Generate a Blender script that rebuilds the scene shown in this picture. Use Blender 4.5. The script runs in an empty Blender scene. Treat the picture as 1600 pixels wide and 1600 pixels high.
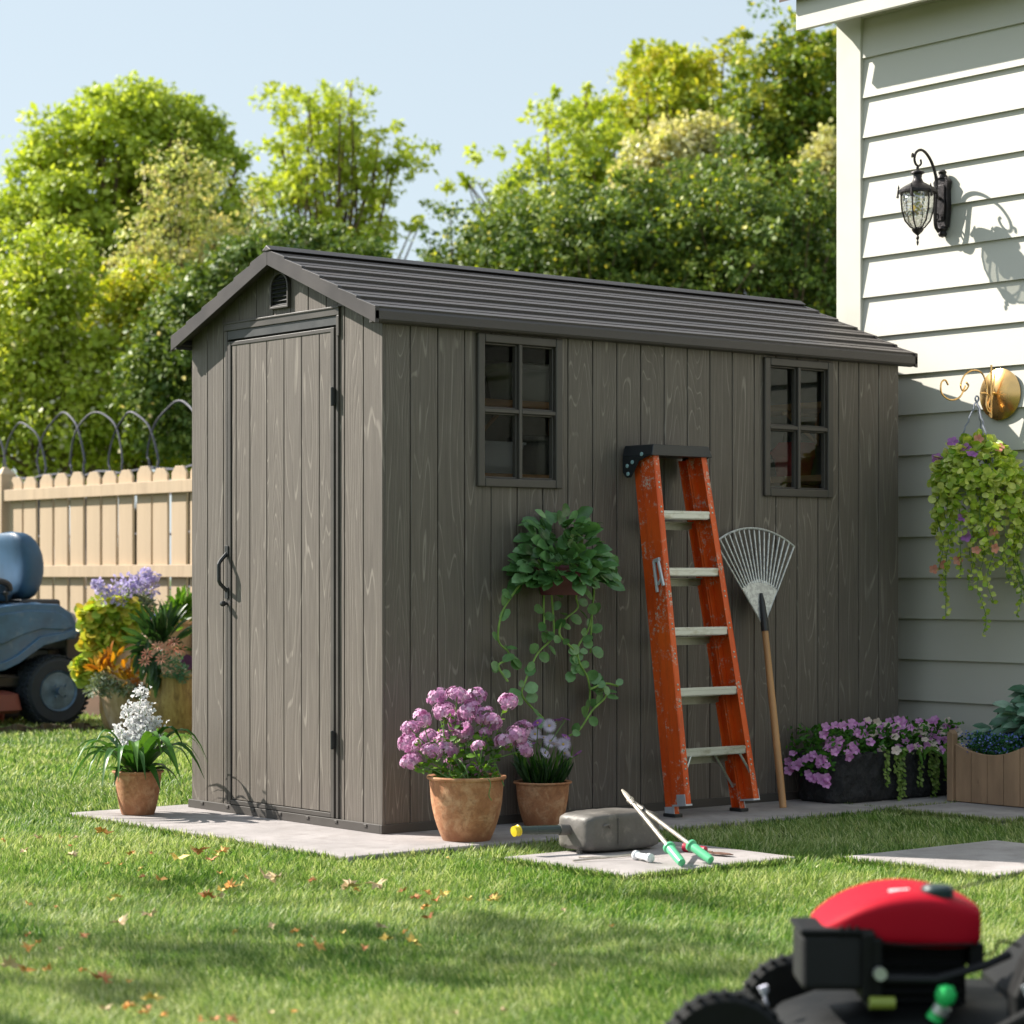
import bpy, math
import numpy as np
from math import sin, cos, pi, radians, sqrt
from mathutils import Vector, Matrix

# ------------------------------------------------------------------ camera, sky, sun, exposure
S = bpy.context.scene
COL = S.collection
F_PX = 3735.0
CX, CY, CZ = -5.218, -7.138, 0.953            # world: +X runs along the shed's long wall, +Y along its door wall
cam_d = bpy.data.cameras.new('camera')
cam = bpy.data.objects.new('camera', cam_d); COL.objects.link(cam)
cam.location = (CX, CY, CZ)
cam.rotation_euler = (radians(90), 0, radians(-39.27))
cam_d.sensor_width = 36; cam_d.lens = 36 * F_PX / 1600
cam_d.shift_y = 100 / 1600
cam_d.clip_start = 0.1; cam_d.clip_end = 2000
cam_d.dof.use_dof = True; cam_d.dof.focus_distance = 9.3; cam_d.dof.aperture_fstop = 4.3
S.camera = cam

SUN = Vector((1.0, -1.8, -1.62)).normalized()
ELEV = math.asin(-SUN.z)
w = bpy.data.worlds.new('World'); S.world = w; w.use_nodes = True
nt = w.node_tree
bg = nt.nodes['Background']; bg.inputs['Strength'].default_value = 0.10
sky = nt.nodes.new('ShaderNodeTexSky'); sky.sky_type = 'NISHITA'; sky.sun_disc = False
sky.sun_elevation = ELEV; sky.sun_rotation = math.atan2(-SUN.x, -SUN.y)
sky.air_density = 1.0; sky.dust_density = 0.9; sky.ozone_density = 1.0
hs = nt.nodes.new('ShaderNodeHueSaturation'); hs.inputs['Saturation'].default_value = 0.66
nt.links.new(sky.outputs[0], hs.inputs['Color']); mxs = nt.nodes.new('ShaderNodeMix'); mxs.data_type = 'RGBA'; mxs.inputs[0].default_value = 0.75   # thin high haze evens the sky out
nt.links.new(hs.outputs[0], mxs.inputs[6]); mxs.inputs[7].default_value = (3.2, 3.78, 4.15, 1)
nt.links.new(mxs.outputs[2], bg.inputs['Color'])
sl = bpy.data.lights.new('sun', 'SUN'); sl.energy = 5.0; sl.angle = radians(0.55); sl.color = (1.0, 0.94, 0.85)
so = bpy.data.objects.new('sun', sl); COL.objects.link(so)
so.rotation_euler = SUN.to_track_quat('-Z', 'Y').to_euler(); so.location = (-5, 8, 10)
S.view_settings.view_transform = 'Standard'; S.view_settings.look = 'None'
S.view_settings.exposure = 1.02; S.view_settings.gamma = 1
S.render.engine = 'CYCLES'
S.cycles.use_denoising = True
S.cycles.max_bounces = 7; S.cycles.diffuse_bounces = 3; S.cycles.glossy_bounces = 3
S.cycles.transmission_bounces = 5; S.cycles.transparent_max_bounces = 8
S.cycles.sample_clamp_indirect = 6; S.cycles.caustics_reflective = False; S.cycles.caustics_refractive = False
rng = np.random.default_rng(11)

# ------------------------------------------------------------------ helpers
RX, RY = 0.7742, -0.6330                       # the camera's right and forward directions on the ground
VX, VY = 0.6330, 0.7742
def at(px, depth):                             # ground position at a distance in front of the camera
    r = (px - 800) / F_PX * depth
    return CX + VX * depth + RX * r, CY + VY * depth + RY * r
def zat(py, depth): return CZ + (900 - py) * depth / F_PX
def gnd(px, py, z=0.0):                        # where a point of the ground seen in the photo lies
    return at(px, (CZ - z) * F_PX / (py - 900))

def tag(o, label=None, cat=None, group=None, kind=None):
    if label: o['label'] = label
    if cat: o['category'] = cat
    if group: o['group'] = group
    if kind: o['kind'] = kind
    return o
def empty(name, loc, rz=0.0, **k):
    o = bpy.data.objects.new(name, None); COL.objects.link(o)
    o.location = loc; o.rotation_euler = (0, 0, rz); o.empty_display_size = 0.1
    return tag(o, **k)
def copy_tree(o, parent=None):
    c = o.copy(); COL.objects.link(c); c.parent = parent
    for ch in [x for x in bpy.data.objects if x.parent == o]: copy_tree(ch, c)
    return c

def mesh_np(name, V, Fs, mat, parent=None, attr=None, smooth=False, loc=None):
    V = np.asarray(V, dtype=np.float32)
    me = bpy.data.meshes.new(name)
    me.vertices.add(len(V)); me.vertices.foreach_set('co', V.ravel())
    Fs = [np.asarray(F, dtype=np.int32) for F in Fs if len(F)]
    loops = np.concatenate([F.ravel() for F in Fs])
    tot = np.concatenate([np.full(len(F), F.shape[1], dtype=np.int32) for F in Fs])
    start = np.concatenate([[0], np.cumsum(tot)[:-1]]).astype(np.int32)
    me.loops.add(len(loops)); me.loops.foreach_set('vertex_index', loops)
    me.polygons.add(len(tot)); me.polygons.foreach_set('loop_start', start)
    if smooth: me.polygons.foreach_set('use_smooth', np.ones(len(tot), dtype=bool))
    if attr is not None:
        a = me.attributes.new('rnd', 'FLOAT', 'POINT'); a.data.foreach_set('value', np.asarray(attr, dtype=np.float32))
    me.update(calc_edges=True); me.validate()
    if mat: me.materials.append(mat)
    o = bpy.data.objects.new(name, me); COL.objects.link(o); o.parent = parent
    if loc is not None: o.location = loc
    return o

class MB:
    def __init__(s): s.v = []; s.f = []; s.a = []; s.val = 0.0
    def add(s, vs, fs):
        b = len(s.v); s.v += [tuple(x) for x in vs]; s.a += [s.val] * len(vs)
        s.f += [tuple(b + i for i in f) for f in fs]; return s
    def box(s, x0, x1, y0, y1, z0, z1, M=None):
        vs = [Vector(p) for p in ((x0,y0,z0),(x1,y0,z0),(x1,y1,z0),(x0,y1,z0),(x0,y0,z1),(x1,y0,z1),(x1,y1,z1),(x0,y1,z1))]
        if M is not None: vs = [M @ p for p in vs]
        return s.add(vs, [(3,2,1,0),(4,5,6,7),(0,1,5,4),(1,2,6,5),(2,3,7,6),(3,0,4,7)])
    def prism(s, poly, axis, a, b):            # poly in the two other axes, extruded along axis
        def P(p, t):
            return {'x': (t, p[0], p[1]), 'y': (p[0], t, p[1]), 'z': (p[0], p[1], t)}[axis]
        n = len(poly)
        vs = [P(p, a) for p in poly] + [P(p, b) for p in poly]
        fs = [tuple(range(n)), tuple(range(2*n-1, n-1, -1))] + [(i, i+n, (i+1) % n + n, (i+1) % n) for i in range(n)]
        return s.add(vs, fs)
    def tube(s, pts, r, n=8, cap=True):
        pts = [Vector(p) for p in pts]; m = len(pts)
        rs = r if isinstance(r, (list, tuple)) else [r] * m
        up = None; vs = []
        for i, p in enumerate(pts):
            t = (pts[min(i+1, m-1)] - pts[max(i-1, 0)])
            t = t.normalized() if t.length > 1e-9 else Vector((0, 0, 1))
            if up is None: up = t.orthogonal().normalized()
            else:
                up = up - t * up.dot(t)
                up = up.normalized() if up.length > 1e-6 else t.orthogonal().normalized()
            w_ = t.cross(up)
            for k in range(n):
                a = 2*pi*k/n; vs.append(p + (up*cos(a) + w_*sin(a)) * rs[i])
        fs = [(i*n+k, i*n+(k+1) % n, (i+1)*n+(k+1) % n, (i+1)*n+k) for i in range(m-1) for k in range(n)]
        if cap: fs += [tuple(range(n-1, -1, -1)), tuple((m-1)*n+k for k in range(n))]
        return s.add(vs, fs)
    def lathe(s, prof, c=(0, 0, 0), n=28, M=None):
        vs = []
        for (r, z) in prof:
            for k in range(n):
                a = 2*pi*k/n; p = Vector((r*cos(a), r*sin(a), z))
                if M is not None: p = M @ p
                vs.append((p.x+c[0], p.y+c[1], p.z+c[2]))
        m = len(prof)
        fs = [(i*n+k, i*n+(k+1) % n, (i+1)*n+(k+1) % n, (i+1)*n+k) for i in range(m-1) for k in range(n)]
        fs += [tuple(range(n-1, -1, -1)), tuple((m-1)*n+k for k in range(n))]
        return s.add(vs, fs)
    def hull(s, secs, axis='x', n=20, e=3.0):  # secs: (t, c1, c2, h1, h2): superellipse rings along an axis
        vs = []
        for (t, c1, c2, h1, h2) in secs:
            for k in range(n):
                a = 2*pi*(k+.5)/n; ca, sa = cos(a), sin(a)
                u = c1 + h1 * math.copysign(abs(ca)**(2/e), ca); v = c2 + h2 * math.copysign(abs(sa)**(2/e), sa)
                vs.append({'x': (t, u, v), 'y': (u, t, v), 'z': (u, v, t)}[axis])
        m = len(secs)
        fs = [(i*n+k, i*n+(k+1) % n, (i+1)*n+(k+1) % n, (i+1)*n+k) for i in range(m-1) for k in range(n)]
        fs += [tuple(range(n-1, -1, -1)), tuple((m-1)*n+k for k in range(n))]
        return s.add(vs, fs)
    def build(s, name, mat, parent=None, smooth=False, bevel=0, seg=2, loc=None, subd=0):
        me = bpy.data.meshes.new(name); me.from_pydata(s.v, [], s.f)
        a = me.attributes.new('rnd', 'FLOAT', 'POINT'); a.data.foreach_set('value', s.a)
        import bmesh
        bm = bmesh.new(); bm.from_mesh(me); bmesh.ops.recalc_face_normals(bm, faces=bm.faces); bm.to_mesh(me); bm.free()
        me.materials.append(mat)
        o = bpy.data.objects.new(name, me); COL.objects.link(o); o.parent = parent
        if loc is not None: o.location = loc
        if smooth:
            me.polygons.foreach_set('use_smooth', [True]*len(me.polygons))
            try: me.set_sharp_from_angle(angle=radians(38))
            except Exception: pass
        if subd:
            m = o.modifiers.new('s', 'SUBSURF'); m.levels = subd; m.render_levels = subd
        if bevel:
            m = o.modifiers.new('b', 'BEVEL'); m.width = bevel; m.segments = seg; m.limit_method = 'ANGLE'; m.angle_limit = radians(35)
        return o

def smooth_path(pts, k=6):                     # Catmull-Rom through points
    P = [Vector(p) for p in pts]; P = [P[0]*2-P[1]] + P + [P[-1]*2-P[-2]]; out = []
    for i in range(1, len(P)-2):
        for j in range(k):
            t = j/k; a, b, c, d = P[i-1], P[i], P[i+1], P[i+2]
            out.append(0.5*((2*b)+(c-a)*t+(2*a-5*b+4*c-d)*t*t+(3*b-a-3*c+d)*t**3))
    out.append(P[-2]); return out

def unit(a): return a / np.maximum(np.linalg.norm(a, axis=-1, keepdims=True), 1e-9)
def rdir(n, zmin=-1.0):
    v = rng.normal(size=(n, 3)); v = unit(v)
    if zmin > -1: v[:, 2] = np.where(v[:, 2] < zmin, -v[:, 2]*0.5, v[:, 2]); v = unit(v)
    return v
# leaf and petal outlines, unit length along +y
OVAL = (np.array([(0,0,0),(-.2,.22,.06),(0,.22,0),(.2,.22,.06),(-.3,.55,.07),(0,.55,.01),(.3,.55,.07),(-.17,.85,0),(0,.87,-.03),(.17,.85,0),(0,1,-.08)]),
        np.array([(1,4,5,2),(2,5,6,3),(4,7,8,5),(5,8,9,6)]), np.array([(0,1,2),(0,2,3),(7,10,8),(8,10,9)]))
ROUND = (np.array([(0,0,0),(-.34,.18,.05),(0,.2,0),(.34,.18,.05),(-.47,.5,.07),(0,.5,.01),(.47,.5,.07),(-.34,.83,.02),(0,.85,-.02),(.34,.83,.02),(0,1,-.04)]), OVAL[1], OVAL[2])
QUAD = (np.array([(0,0,0),(-.34,.45,.08),(0,1,-.05),(.34,.45,.08)]), np.zeros((0,4),int), np.array([(0,1,2),(0,2,3)]))
LOBE = (np.array([(0,0,0),(-.5,.12,.08),(-.24,.42,0),(-.45,.8,.06),(-.1,.68,0),(0,1.05,-.12),(.1,.68,0),(.45,.8,.06),(.24,.42,0),(.5,.12,.08)]),
        np.zeros((0,4),int), np.array([(0,1,2),(2,3,4),(4,5,6),(6,7,8),(8,9,0),(0,2,8),(2,4,6),(2,6,8)]))
def scatter(tpl, pos, d, nrm, size, width=None):
    V, Q, T = tpl; n = len(pos); k = len(V)
    d = unit(d); x = np.cross(d, nrm); x = unit(np.where(np.linalg.norm(x, axis=1, keepdims=True) < 1e-4, np.array([[1., .1, 0]]), x)); z = np.cross(x, d)
    s = np.broadcast_to(np.asarray(size, float).reshape(-1, 1, 1), (n, 1, 1))
    wd = s if width is None else np.broadcast_to(np.asarray(width, float).reshape(-1, 1, 1), (n, 1, 1)) * s
    out = pos[:, None, :] + wd*V[None, :, 0:1]*x[:, None, :] + s*V[None, :, 1:2]*d[:, None, :] + s*V[None, :, 2:3]*z[:, None, :]
    off = (np.arange(n)*k)[:, None, None]
    return out.reshape(-1, 3), (Q[None]+off).reshape(-1, 4) if len(Q) else np.zeros((0,4),int), (T[None]+off).reshape(-1, 3)
def leaves(name, mat, parent, tpl, pos, d, nrm, size, width=None, smooth=True, rnd=None, loc=None):
    V, Q, T = scatter(tpl, np.asarray(pos, float), np.asarray(d, float), np.asarray(nrm, float), size, width)
    r = rng.random(len(pos)) if rnd is None else rnd
    return mesh_np(name, V, [Q, T], mat, parent, np.repeat(r, len(tpl[0])), smooth, loc)
def merge(parts):                              # [(V,Q,T),...] -> one
    Vs, Qs, Ts = [], [], []; b = 0
    for V, Q, T in parts: Vs.append(V); Qs.append(Q+b); Ts.append(T+b); b += len(V)
    return np.concatenate(Vs), np.concatenate(Qs), np.concatenate(Ts)

# ------------------------------------------------------------------ materials
def nodes(name):
    m = bpy.data.materials.new(name); m.use_nodes = True; t = m.node_tree
    return m, t, t.nodes['Principled BSDF'], t.nodes['Material Output']
def N(t, typ, **k):
    n = t.nodes.new(typ)
    for a, b in k.items(): setattr(n, a, b)
    return n
def ramp(t, fac, stops):
    r = N(t, 'ShaderNodeValToRGB'); e = r.color_ramp.elements
    while len(e) < len(stops): e.new(0.5)
    for i, (p, c) in enumerate(stops):
        e[i].position = p; e[i].color = (*c, 1) if len(c) == 3 else c
    if fac is not None: t.links.new(fac, r.inputs['Fac'])
    return r
def noise(t, scale, detail=3, rough=.55, vec=None, dist=0):
    n = N(t, 'ShaderNodeTexNoise'); n.inputs['Scale'].default_value = scale; n.inputs['Detail'].default_value = detail
    n.inputs['Roughness'].default_value = rough; n.inputs['Distortion'].default_value = dist
    if vec is not None: t.links.new(vec, n.inputs['Vector'])
    return n
def mapped(t, scale, src='Object'):
    tc = N(t, 'ShaderNodeTexCoord'); mp = N(t, 'ShaderNodeMapping'); mp.inputs['Scale'].default_value = scale
    t.links.new(tc.outputs[src], mp.inputs['Vector']); return mp.outputs[0]
def mix(t, fac, a, b, mode='MIX'):
    m = N(t, 'ShaderNodeMix'); m.data_type = 'RGBA'; m.blend_type = mode
    for sck, v in ((m.inputs[0], fac), (m.inputs[6], a), (m.inputs[7], b)):
        if isinstance(v, (int, float)): sck.default_value = v
        elif isinstance(v, tuple): sck.default_value = (*v, 1)
        else: t.links.new(v, sck)
    return m.outputs[2]
def bump(t, b, h, strength=.3, dist=.01):
    n = N(t, 'ShaderNodeBump'); n.inputs['Strength'].default_value = strength; n.inputs['Distance'].default_value = dist
    t.links.new(h, n.inputs['Height']); t.links.new(n.outputs[0], b.inputs['Normal'])
def mth(t, op, a, b=None, c=None):
    n = N(t, 'ShaderNodeMath', operation=op)
    for i, v in enumerate((a, b, c)):
        if v is None: continue
        if isinstance(v, (int, float)): n.inputs[i].default_value = v
        else: t.links.new(v, n.inputs[i])
    return n.outputs[0]
def M(name, col, rough=.6, metal=0, var=.18, vs=6, col2=None, c2=(.45, .62), bs=60, bstr=.15, spec=.5, stretch=(1,1,1), coat=0):
    m, t, b, o = nodes(name)
    vec = mapped(t, stretch); n1 = noise(t, vs, 5, .6, vec)
    lo = tuple(c*(1-var) for c in col); hi = tuple(min(1, c*(1+var)) for c in col)
    r = ramp(t, n1.outputs[0], [(.3, lo), (.7, hi)]); c = r.outputs[0]
    if col2:
        n2 = noise(t, vs*2.3, 6, .68, vec); r2 = ramp(t, n2.outputs[0], [(c2[0], (0,0,0)), (c2[1], (1,1,1))])
        c = mix(t, r2.outputs[0], c, col2)
    t.links.new(c, b.inputs['Base Color'])
    b.inputs['Metallic'].default_value = metal; b.inputs['Specular IOR Level'].default_value = spec
    b.inputs['Coat Weight'].default_value = coat
    rr = ramp(t, n1.outputs[0], [(.3, (max(0, rough-.1),)*3), (.7, (min(1, rough+.1),)*3)]); t.links.new(rr.outputs[0], b.inputs['Roughness'])
    if bstr: n3 = noise(t, bs, 4, .6, vec); bump(t, b, n3.outputs[0], bstr, .004)
    return m
def leafmat(name, stops, rough=.5, tr=.35, trcol=None, spec=.4, edge=None):
    m, t, b, o = nodes(name)
    a = N(t, 'ShaderNodeAttribute', attribute_name='rnd')
    r = ramp(t, a.outputs['Fac'], [(i/(max(1, len(stops)-1)), c) for i, c in enumerate(stops)])
    n = noise(t, 30, 3, .6, mapped(t, (1,1,1)))
    k = ramp(t, n.outputs[0], [(.3, (.72,.72,.72)), (.7, (1.15,1.15,1.15))])
    c = mix(t, 1.0, r.outputs[0], k.outputs[0], 'MULTIPLY')
    t.links.new(c, b.inputs['Base Color']); b.inputs['Roughness'].default_value = rough; b.inputs['Specular IOR Level'].default_value = spec
    tl = N(t, 'ShaderNodeBsdfTranslucent')
    c2 = mix(t, 1.0, c, trcol or (1.25, 1.2, .55), 'MULTIPLY'); t.links.new(c2, tl.inputs['Color'])
    mx = N(t, 'ShaderNodeMixShader'); mx.inputs[0].default_value = tr
    t.links.new(b.outputs[0], mx.inputs[1]); t.links.new(tl.outputs[0], mx.inputs[2]); t.links.new(mx.outputs[0], o.inputs['Surface'])
    return m

def wood_panel(name, base, light, bstr=.5):    # moulded wood-grain resin boards; 'rnd' carries one number per board
    m, t, b, o = nodes(name)
    tc = N(t, 'ShaderNodeTexCoord'); sp = N(t, 'ShaderNodeSeparateXYZ'); t.links.new(tc.outputs['Object'], sp.inputs[0])
    a = N(t, 'ShaderNodeAttribute', attribute_name='rnd').outputs['Fac']
    ac = mth(t, 'SUBTRACT', sp.outputs[0], sp.outputs[1])
    def vec(fx, fz, o1):
        cb = N(t, 'ShaderNodeCombineXYZ')
        t.links.new(mth(t, 'ADD', mth(t, 'MULTIPLY', ac, fx), mth(t, 'MULTIPLY', a, 37.0+o1)), cb.inputs[0])
        t.links.new(mth(t, 'MULTIPLY', a, 91.0), cb.inputs[1]); t.links.new(mth(t, 'MULTIPLY', sp.outputs[2], fz), cb.inputs[2])
        return cb.outputs[0]
    n1 = noise(t, 1, 1.2, .4, vec(9, .75, 0), .12)
    freq = mth(t, 'ADD', mth(t, 'MULTIPLY', mth(t, 'FRACT', mth(t, 'MULTIPLY', a, 7.31)), 110), 60)
    s = mth(t, 'SINE', mth(t, 'MULTIPLY', n1.outputs[0], freq))
    ring = ramp(t, s, [(.90, (0,0,0)), (.995, (1,1,1))])
    brk = ramp(t, noise(t, 1, 3, .7, vec(60, 3, 3)).outputs[0], [(.36, (0,0,0)), (.58, (1,1,1))])
    fine = noise(t, 1, 4, .65, vec(170, 5, 9)); fr = ramp(t, fine.outputs[0], [(.42, (0,0,0)), (.68, (1,1,1))])
    rb = mix(t, 1.0, ring.outputs[0], brk.outputs[0], 'MULTIPLY')
    dirt = noise(t, 1.3, 5, .6, tc.outputs['Object'])
    dr = ramp(t, dirt.outputs[0], [(.3, tuple(c*.86 for c in base)), (.7, tuple(c*1.1 for c in base))])
    c = mix(t, mth(t, 'MULTIPLY', fr.outputs[0], .30), dr.outputs[0], light)
    c = mix(t, mth(t, 'MULTIPLY', rb, .85), c, tuple(min(1, x*1.1) for x in light))
    tone = ramp(t, mth(t, 'FRACT', mth(t, 'MULTIPLY', a, 3.77)), [(0, (.92,.92,.92)), (1, (1.06,1.06,1.06))])
    c = mix(t, 1.0, c, tone.outputs[0], 'MULTIPLY')
    t.links.new(c, b.inputs['Base Color']); b.inputs['Roughness'].default_value = .58
    h = mth(t, 'ADD', mth(t, 'MULTIPLY', s, -.35), mth(t, 'MULTIPLY', fine.outputs[0], 1.2))
    bump(t, b, h, bstr, .0018)
    return m
def glassmat(name, tint=(.9,.93,.92), refl=.12):
    m, t, b, o = nodes(name)
    tr = N(t, 'ShaderNodeBsdfTransparent'); tr.inputs[0].default_value = (*tint, 1)
    gl = N(t, 'ShaderNodeBsdfGlossy'); gl.inputs['Roughness'].default_value = .02
    lw = N(t, 'ShaderNodeFresnel'); lw.inputs[0].default_value = 1.5
    mx = N(t, 'ShaderNodeMixShader'); t.links.new(mth(t, 'ADD', mth(t, 'MULTIPLY', lw.outputs[0], .055), refl), mx.inputs[0])
    t.links.new(tr.outputs[0], mx.inputs[1]); t.links.new(gl.outputs[0], mx.inputs[2]); t.links.new(mx.outputs[0], o.inputs['Surface'])
    return m
PANEL = wood_panel('shed_panel', (.118, .099, .084), (.235, .208, .180))
TRIM = M('shed_trim', (.066, .058, .052), .5, var=.08, bs=200, bstr=.1)
ROOF = M('shed_roof', (.066, .056, .054), .5, var=.1, vs=3, bs=260, bstr=.25, stretch=(.3, 3, 3))
RAKE = M('rake_trim', (.046, .038, .037), .5, var=.08, bs=200, bstr=.1)
DARK = M('dark_cavity', (.02, .02, .02), .8, bstr=0)
BLACKP = M('black_plastic', (.022, .023, .025), .42, var=.2, bs=120, bstr=.1)
GLASS = glassmat('window_glass', refl=.0)
SHELFW = M('shelf_wood', (.70, .40, .22), .6, vs=4, stretch=(1, 1, 8))
SIDING = M('white_siding', (.62, .60, .535), .55, var=.02, vs=1.5, bs=90, bstr=.08, stretch=(1, 1, 1))
TRIMW = M('white_trim', (.65, .63, .56), .5, var=.02, bstr=.04)
CONC = M('concrete', (.36, .33, .325), .85, var=.2, vs=4, col2=(.27, .245, .235), c2=(.47, .70), bs=150, bstr=.7)
def terracotta():
    m, t, b, o = nodes('terracotta')
    v = mapped(t, (1,1,1)); n1 = noise(t, 17, 7, .7, v, .5); n2 = noise(t, 55, 6, .7, v); sp = N(t, 'ShaderNodeSeparateXYZ')
    t.links.new(v, sp.inputs[0])
    r = ramp(t, n1.outputs[0], [(.28, (.30,.115,.05)), (.48, (.44,.20,.095)), (.66, (.58,.34,.19))])
    sc = ramp(t, n2.outputs[0], [(.5, (0,0,0)), (.68, (1,1,1))])
    c = mix(t, mth(t, 'MULTIPLY', sc.outputs[0], .6), r.outputs[0], (.22,.10,.05))
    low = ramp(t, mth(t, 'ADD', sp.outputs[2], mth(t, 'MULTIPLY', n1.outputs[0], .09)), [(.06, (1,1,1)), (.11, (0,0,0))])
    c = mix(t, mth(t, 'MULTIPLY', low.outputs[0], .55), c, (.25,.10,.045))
    t.links.new(c, b.inputs['Base Color']); b.inputs['Roughness'].default_value = .8
    bump(t, b, n2.outputs[0], .5, .004); return m
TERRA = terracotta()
SOIL = M('soil', (.05, .032, .02), .95, var=.4, vs=40, bstr=1, bs=80)
ALU = M('aluminium', (.55, .58, .56), .38, .75, var=.12, vs=9, col2=(.33,.32,.25), c2=(.5,.7), stretch=(.4,1,1))
GALV = M('galvanised', (.60, .63, .64), .42, .6, var=.18, vs=26, col2=(.44,.46,.48), c2=(.48,.56), bs=160, bstr=.15)
def orange():
    m, t, b, o = nodes('orange_paint')
    v = mapped(t, (1,1,1)); n = noise(t, 11, 9, .78, v, .3); n2 = noise(t, 70, 5, .7, v); n3 = noise(t, 3, 4, .6, v)
    vs_ = mapped(t, (1,1,.18)); n4 = noise(t, 55, 5, .7, vs_)
    c = ramp(t, n3.outputs[0], [(.3, (.70,.075,.008)), (.7, (.88,.135,.014))]).outputs[0]
    c = mix(t, mth(t, 'MULTIPLY', ramp(t, n4.outputs[0], [(.5, (0,0,0)), (.7, (1,1,1))]).outputs[0], .35), c, (.33,.07,.02))
    sc = mix(t, 1.0, ramp(t, n.outputs[0], [(.52, (0,0,0)), (.60, (1,1,1))]).outputs[0], ramp(t, n2.outputs[0], [(.50, (0,0,0)), (.58, (1,1,1))]).outputs[0], 'MULTIPLY')
    c = mix(t, sc, c, (.6, .5, .42)); t.links.new(c, b.inputs['Base Color']); b.inputs['Roughness'].default_value = .45
    bump(t, b, n2.outputs[0], .2, .002); return m
ORANGE = orange()
HANDLEW = M('handle_wood', (.50, .27, .12), .5, var=.22, vs=18, stretch=(1, 1, .08), bstr=.1)
BARK = M('bark', (.13, .085, .055), .9, var=.4, vs=12, bs=50, bstr=1)
STEM = M('green_stem', (.13, .24, .06), .6, bstr=0)
# ------------------------------------------------------------------ ground, slabs
LAWN_Z = -0.03
def lawn_base_mat():
    m, t, b, o = nodes('lawn_soil')
    v = mapped(t, (1,1,1)); n = noise(t, 1.4, 6, .6, v); n2 = noise(t, 60, 4, .7, v)
    c = ramp(t, n.outputs[0], [(.3, (.05,.095,.016)), (.7, (.10,.15,.03))]).outputs[0]
    c = mix(t, ramp(t, n2.outputs[0], [(.4, (0,0,0)), (.7, (1,1,1))]).outputs[0], c, (.055,.07,.02))
    t.links.new(c, b.inputs['Base Color']); b.inputs['Roughness'].default_value = .95; bump(t, b, n2.outputs[0], 1, .03); return m
tag(MB().add([(-400,-400,LAWN_Z),(600,-400,LAWN_Z),(600,600,LAWN_Z),(-400,600,LAWN_Z)], [(0,1,2,3)]).build('lawn', lawn_base_mat()), kind='structure')
SLABS = [(-.503, 2.195, -.495, 1.45), (2.205, 3.095, -1.10, -.505), (2.205, 3.095, -.495, 1.0), (-.105, .669, -1.468, -.838), (.80, 1.61, -2.21, -1.545)]
def slab(name, x0, x1, y0, y1, z=0.0):
    b = MB(); nx = max(2, int((x1-x0)/.12)); ny = max(2, int((y1-y0)/.12))
    b.box(x0, x1, y0, y1, -.028-.03, z)
    return tag(b.build(name, CONC, bevel=.006, seg=2), kind='structure')
for i, s in enumerate(SLABS): slab(['shed_base_slab', 'patio_slab', 'patio_slab', 'paving_slab', 'paving_slab'][i], *s, z=(0, -.003, -.003, 0, -.002)[i])

# ------------------------------------------------------------------ the shed
LX, WY, EAVE, RIDGE = 2.837, 1.330, 1.93, 2.215
shed = empty('garden_shed', (0, 0, 0), label='dark grey wood-grain resin garden shed with gabled roof, tall narrow door and two windows', cat='shed')
OX, OY = .062, .040
def roof_z(y): return RIDGE - abs(y - WY/2) * (RIDGE-EAVE) / (WY/2+OY)
def planks_wall(b, n, length, ztop, hole, plane, face):     # boards with V gaps; hole list of (a0,a1,z0,z1)
    wd = length/n
    for i in range(n):
        a, c = i*wd+.0022, (i+1)*wd-.0022
        if i == 0: a = .0125 if plane == 'y' else 0
        if i == n-1: c = length
        b.val = float(rng.random())
        cuts = sorted(set([a, c] + [v for h in hole for v in (h[0], h[1]) if a < v < c]))
        for p, q in zip(cuts[:-1], cuts[1:]):
            mid = (p+q)/2; segs = [(0.03, None)]
            for h in hole:
                if h[0] < mid < h[1]: segs = [(0.03, h[2]), (h[3], None)]
            for z0, z1 in segs:
                za = ztop(p) if z1 is None else z1; zb = ztop(q) if z1 is None else z1
                poly = [(p, z0), (q, z0), (q, zb), (p, za)]
                if z1 is None and ztop((p+q)/2) > max(za, zb) + .001: poly = [(p, z0), (q, z0), (q, zb), (mid, ztop(WY/2)), (p, za)]
                b.prism(poly, plane, face, face+.012)
WINS = [(.4405, .863, 1.294, 1.88), (1.984, 2.403, 1.290, 1.877)]
holes = [(w_[0]+.03, w_[1]-.03, w_[2]+.03, w_[3]-.03) for w_ in WINS]
b = MB(); planks_wall(b, 22, LX, lambda x: EAVE+.01, holes, 'y', 0.0); b.build('side_wall', PANEL, shed, bevel=.0016, seg=1)
b = MB()                                                     # dark inner skin, with the same openings
xs = [0.012] + [v for h in holes for v in (h[0], h[1])] + [LX]
for i, (p, q) in enumerate(zip(xs[:-1], xs[1:])):
    if i % 2 == 0: b.box(p, q, .0125, .03, .03, EAVE)
    else: h = holes[i//2]; b.box(p, q, .0125, .03, .03, h[2]); b.box(p, q, .0125, .03, h[3], EAVE)
b.build('wall_lining', M('shed_lining', (.30,.29,.28), .7), shed)
LINING = bpy.data.materials['shed_lining']
D0, D1, DZ0, DZ1 = .297, 1.042, .036, 1.905
b = MB(); planks_wall(b, 11, WY, lambda y: roof_z(y)-.012, [(D0-.008, D1+.008, DZ0-.01, DZ1+.03)], 'x', 0.0); b.build('door_wall', PANEL, shed, bevel=.0016, seg=1)
b = MB(); b.prism([(.012,.03),(WY,.03),(WY,EAVE),(WY/2,RIDGE-.03),(.012,EAVE)], 'x', .0125, .03); b.build('wall_lining', LINING, shed)
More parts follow.
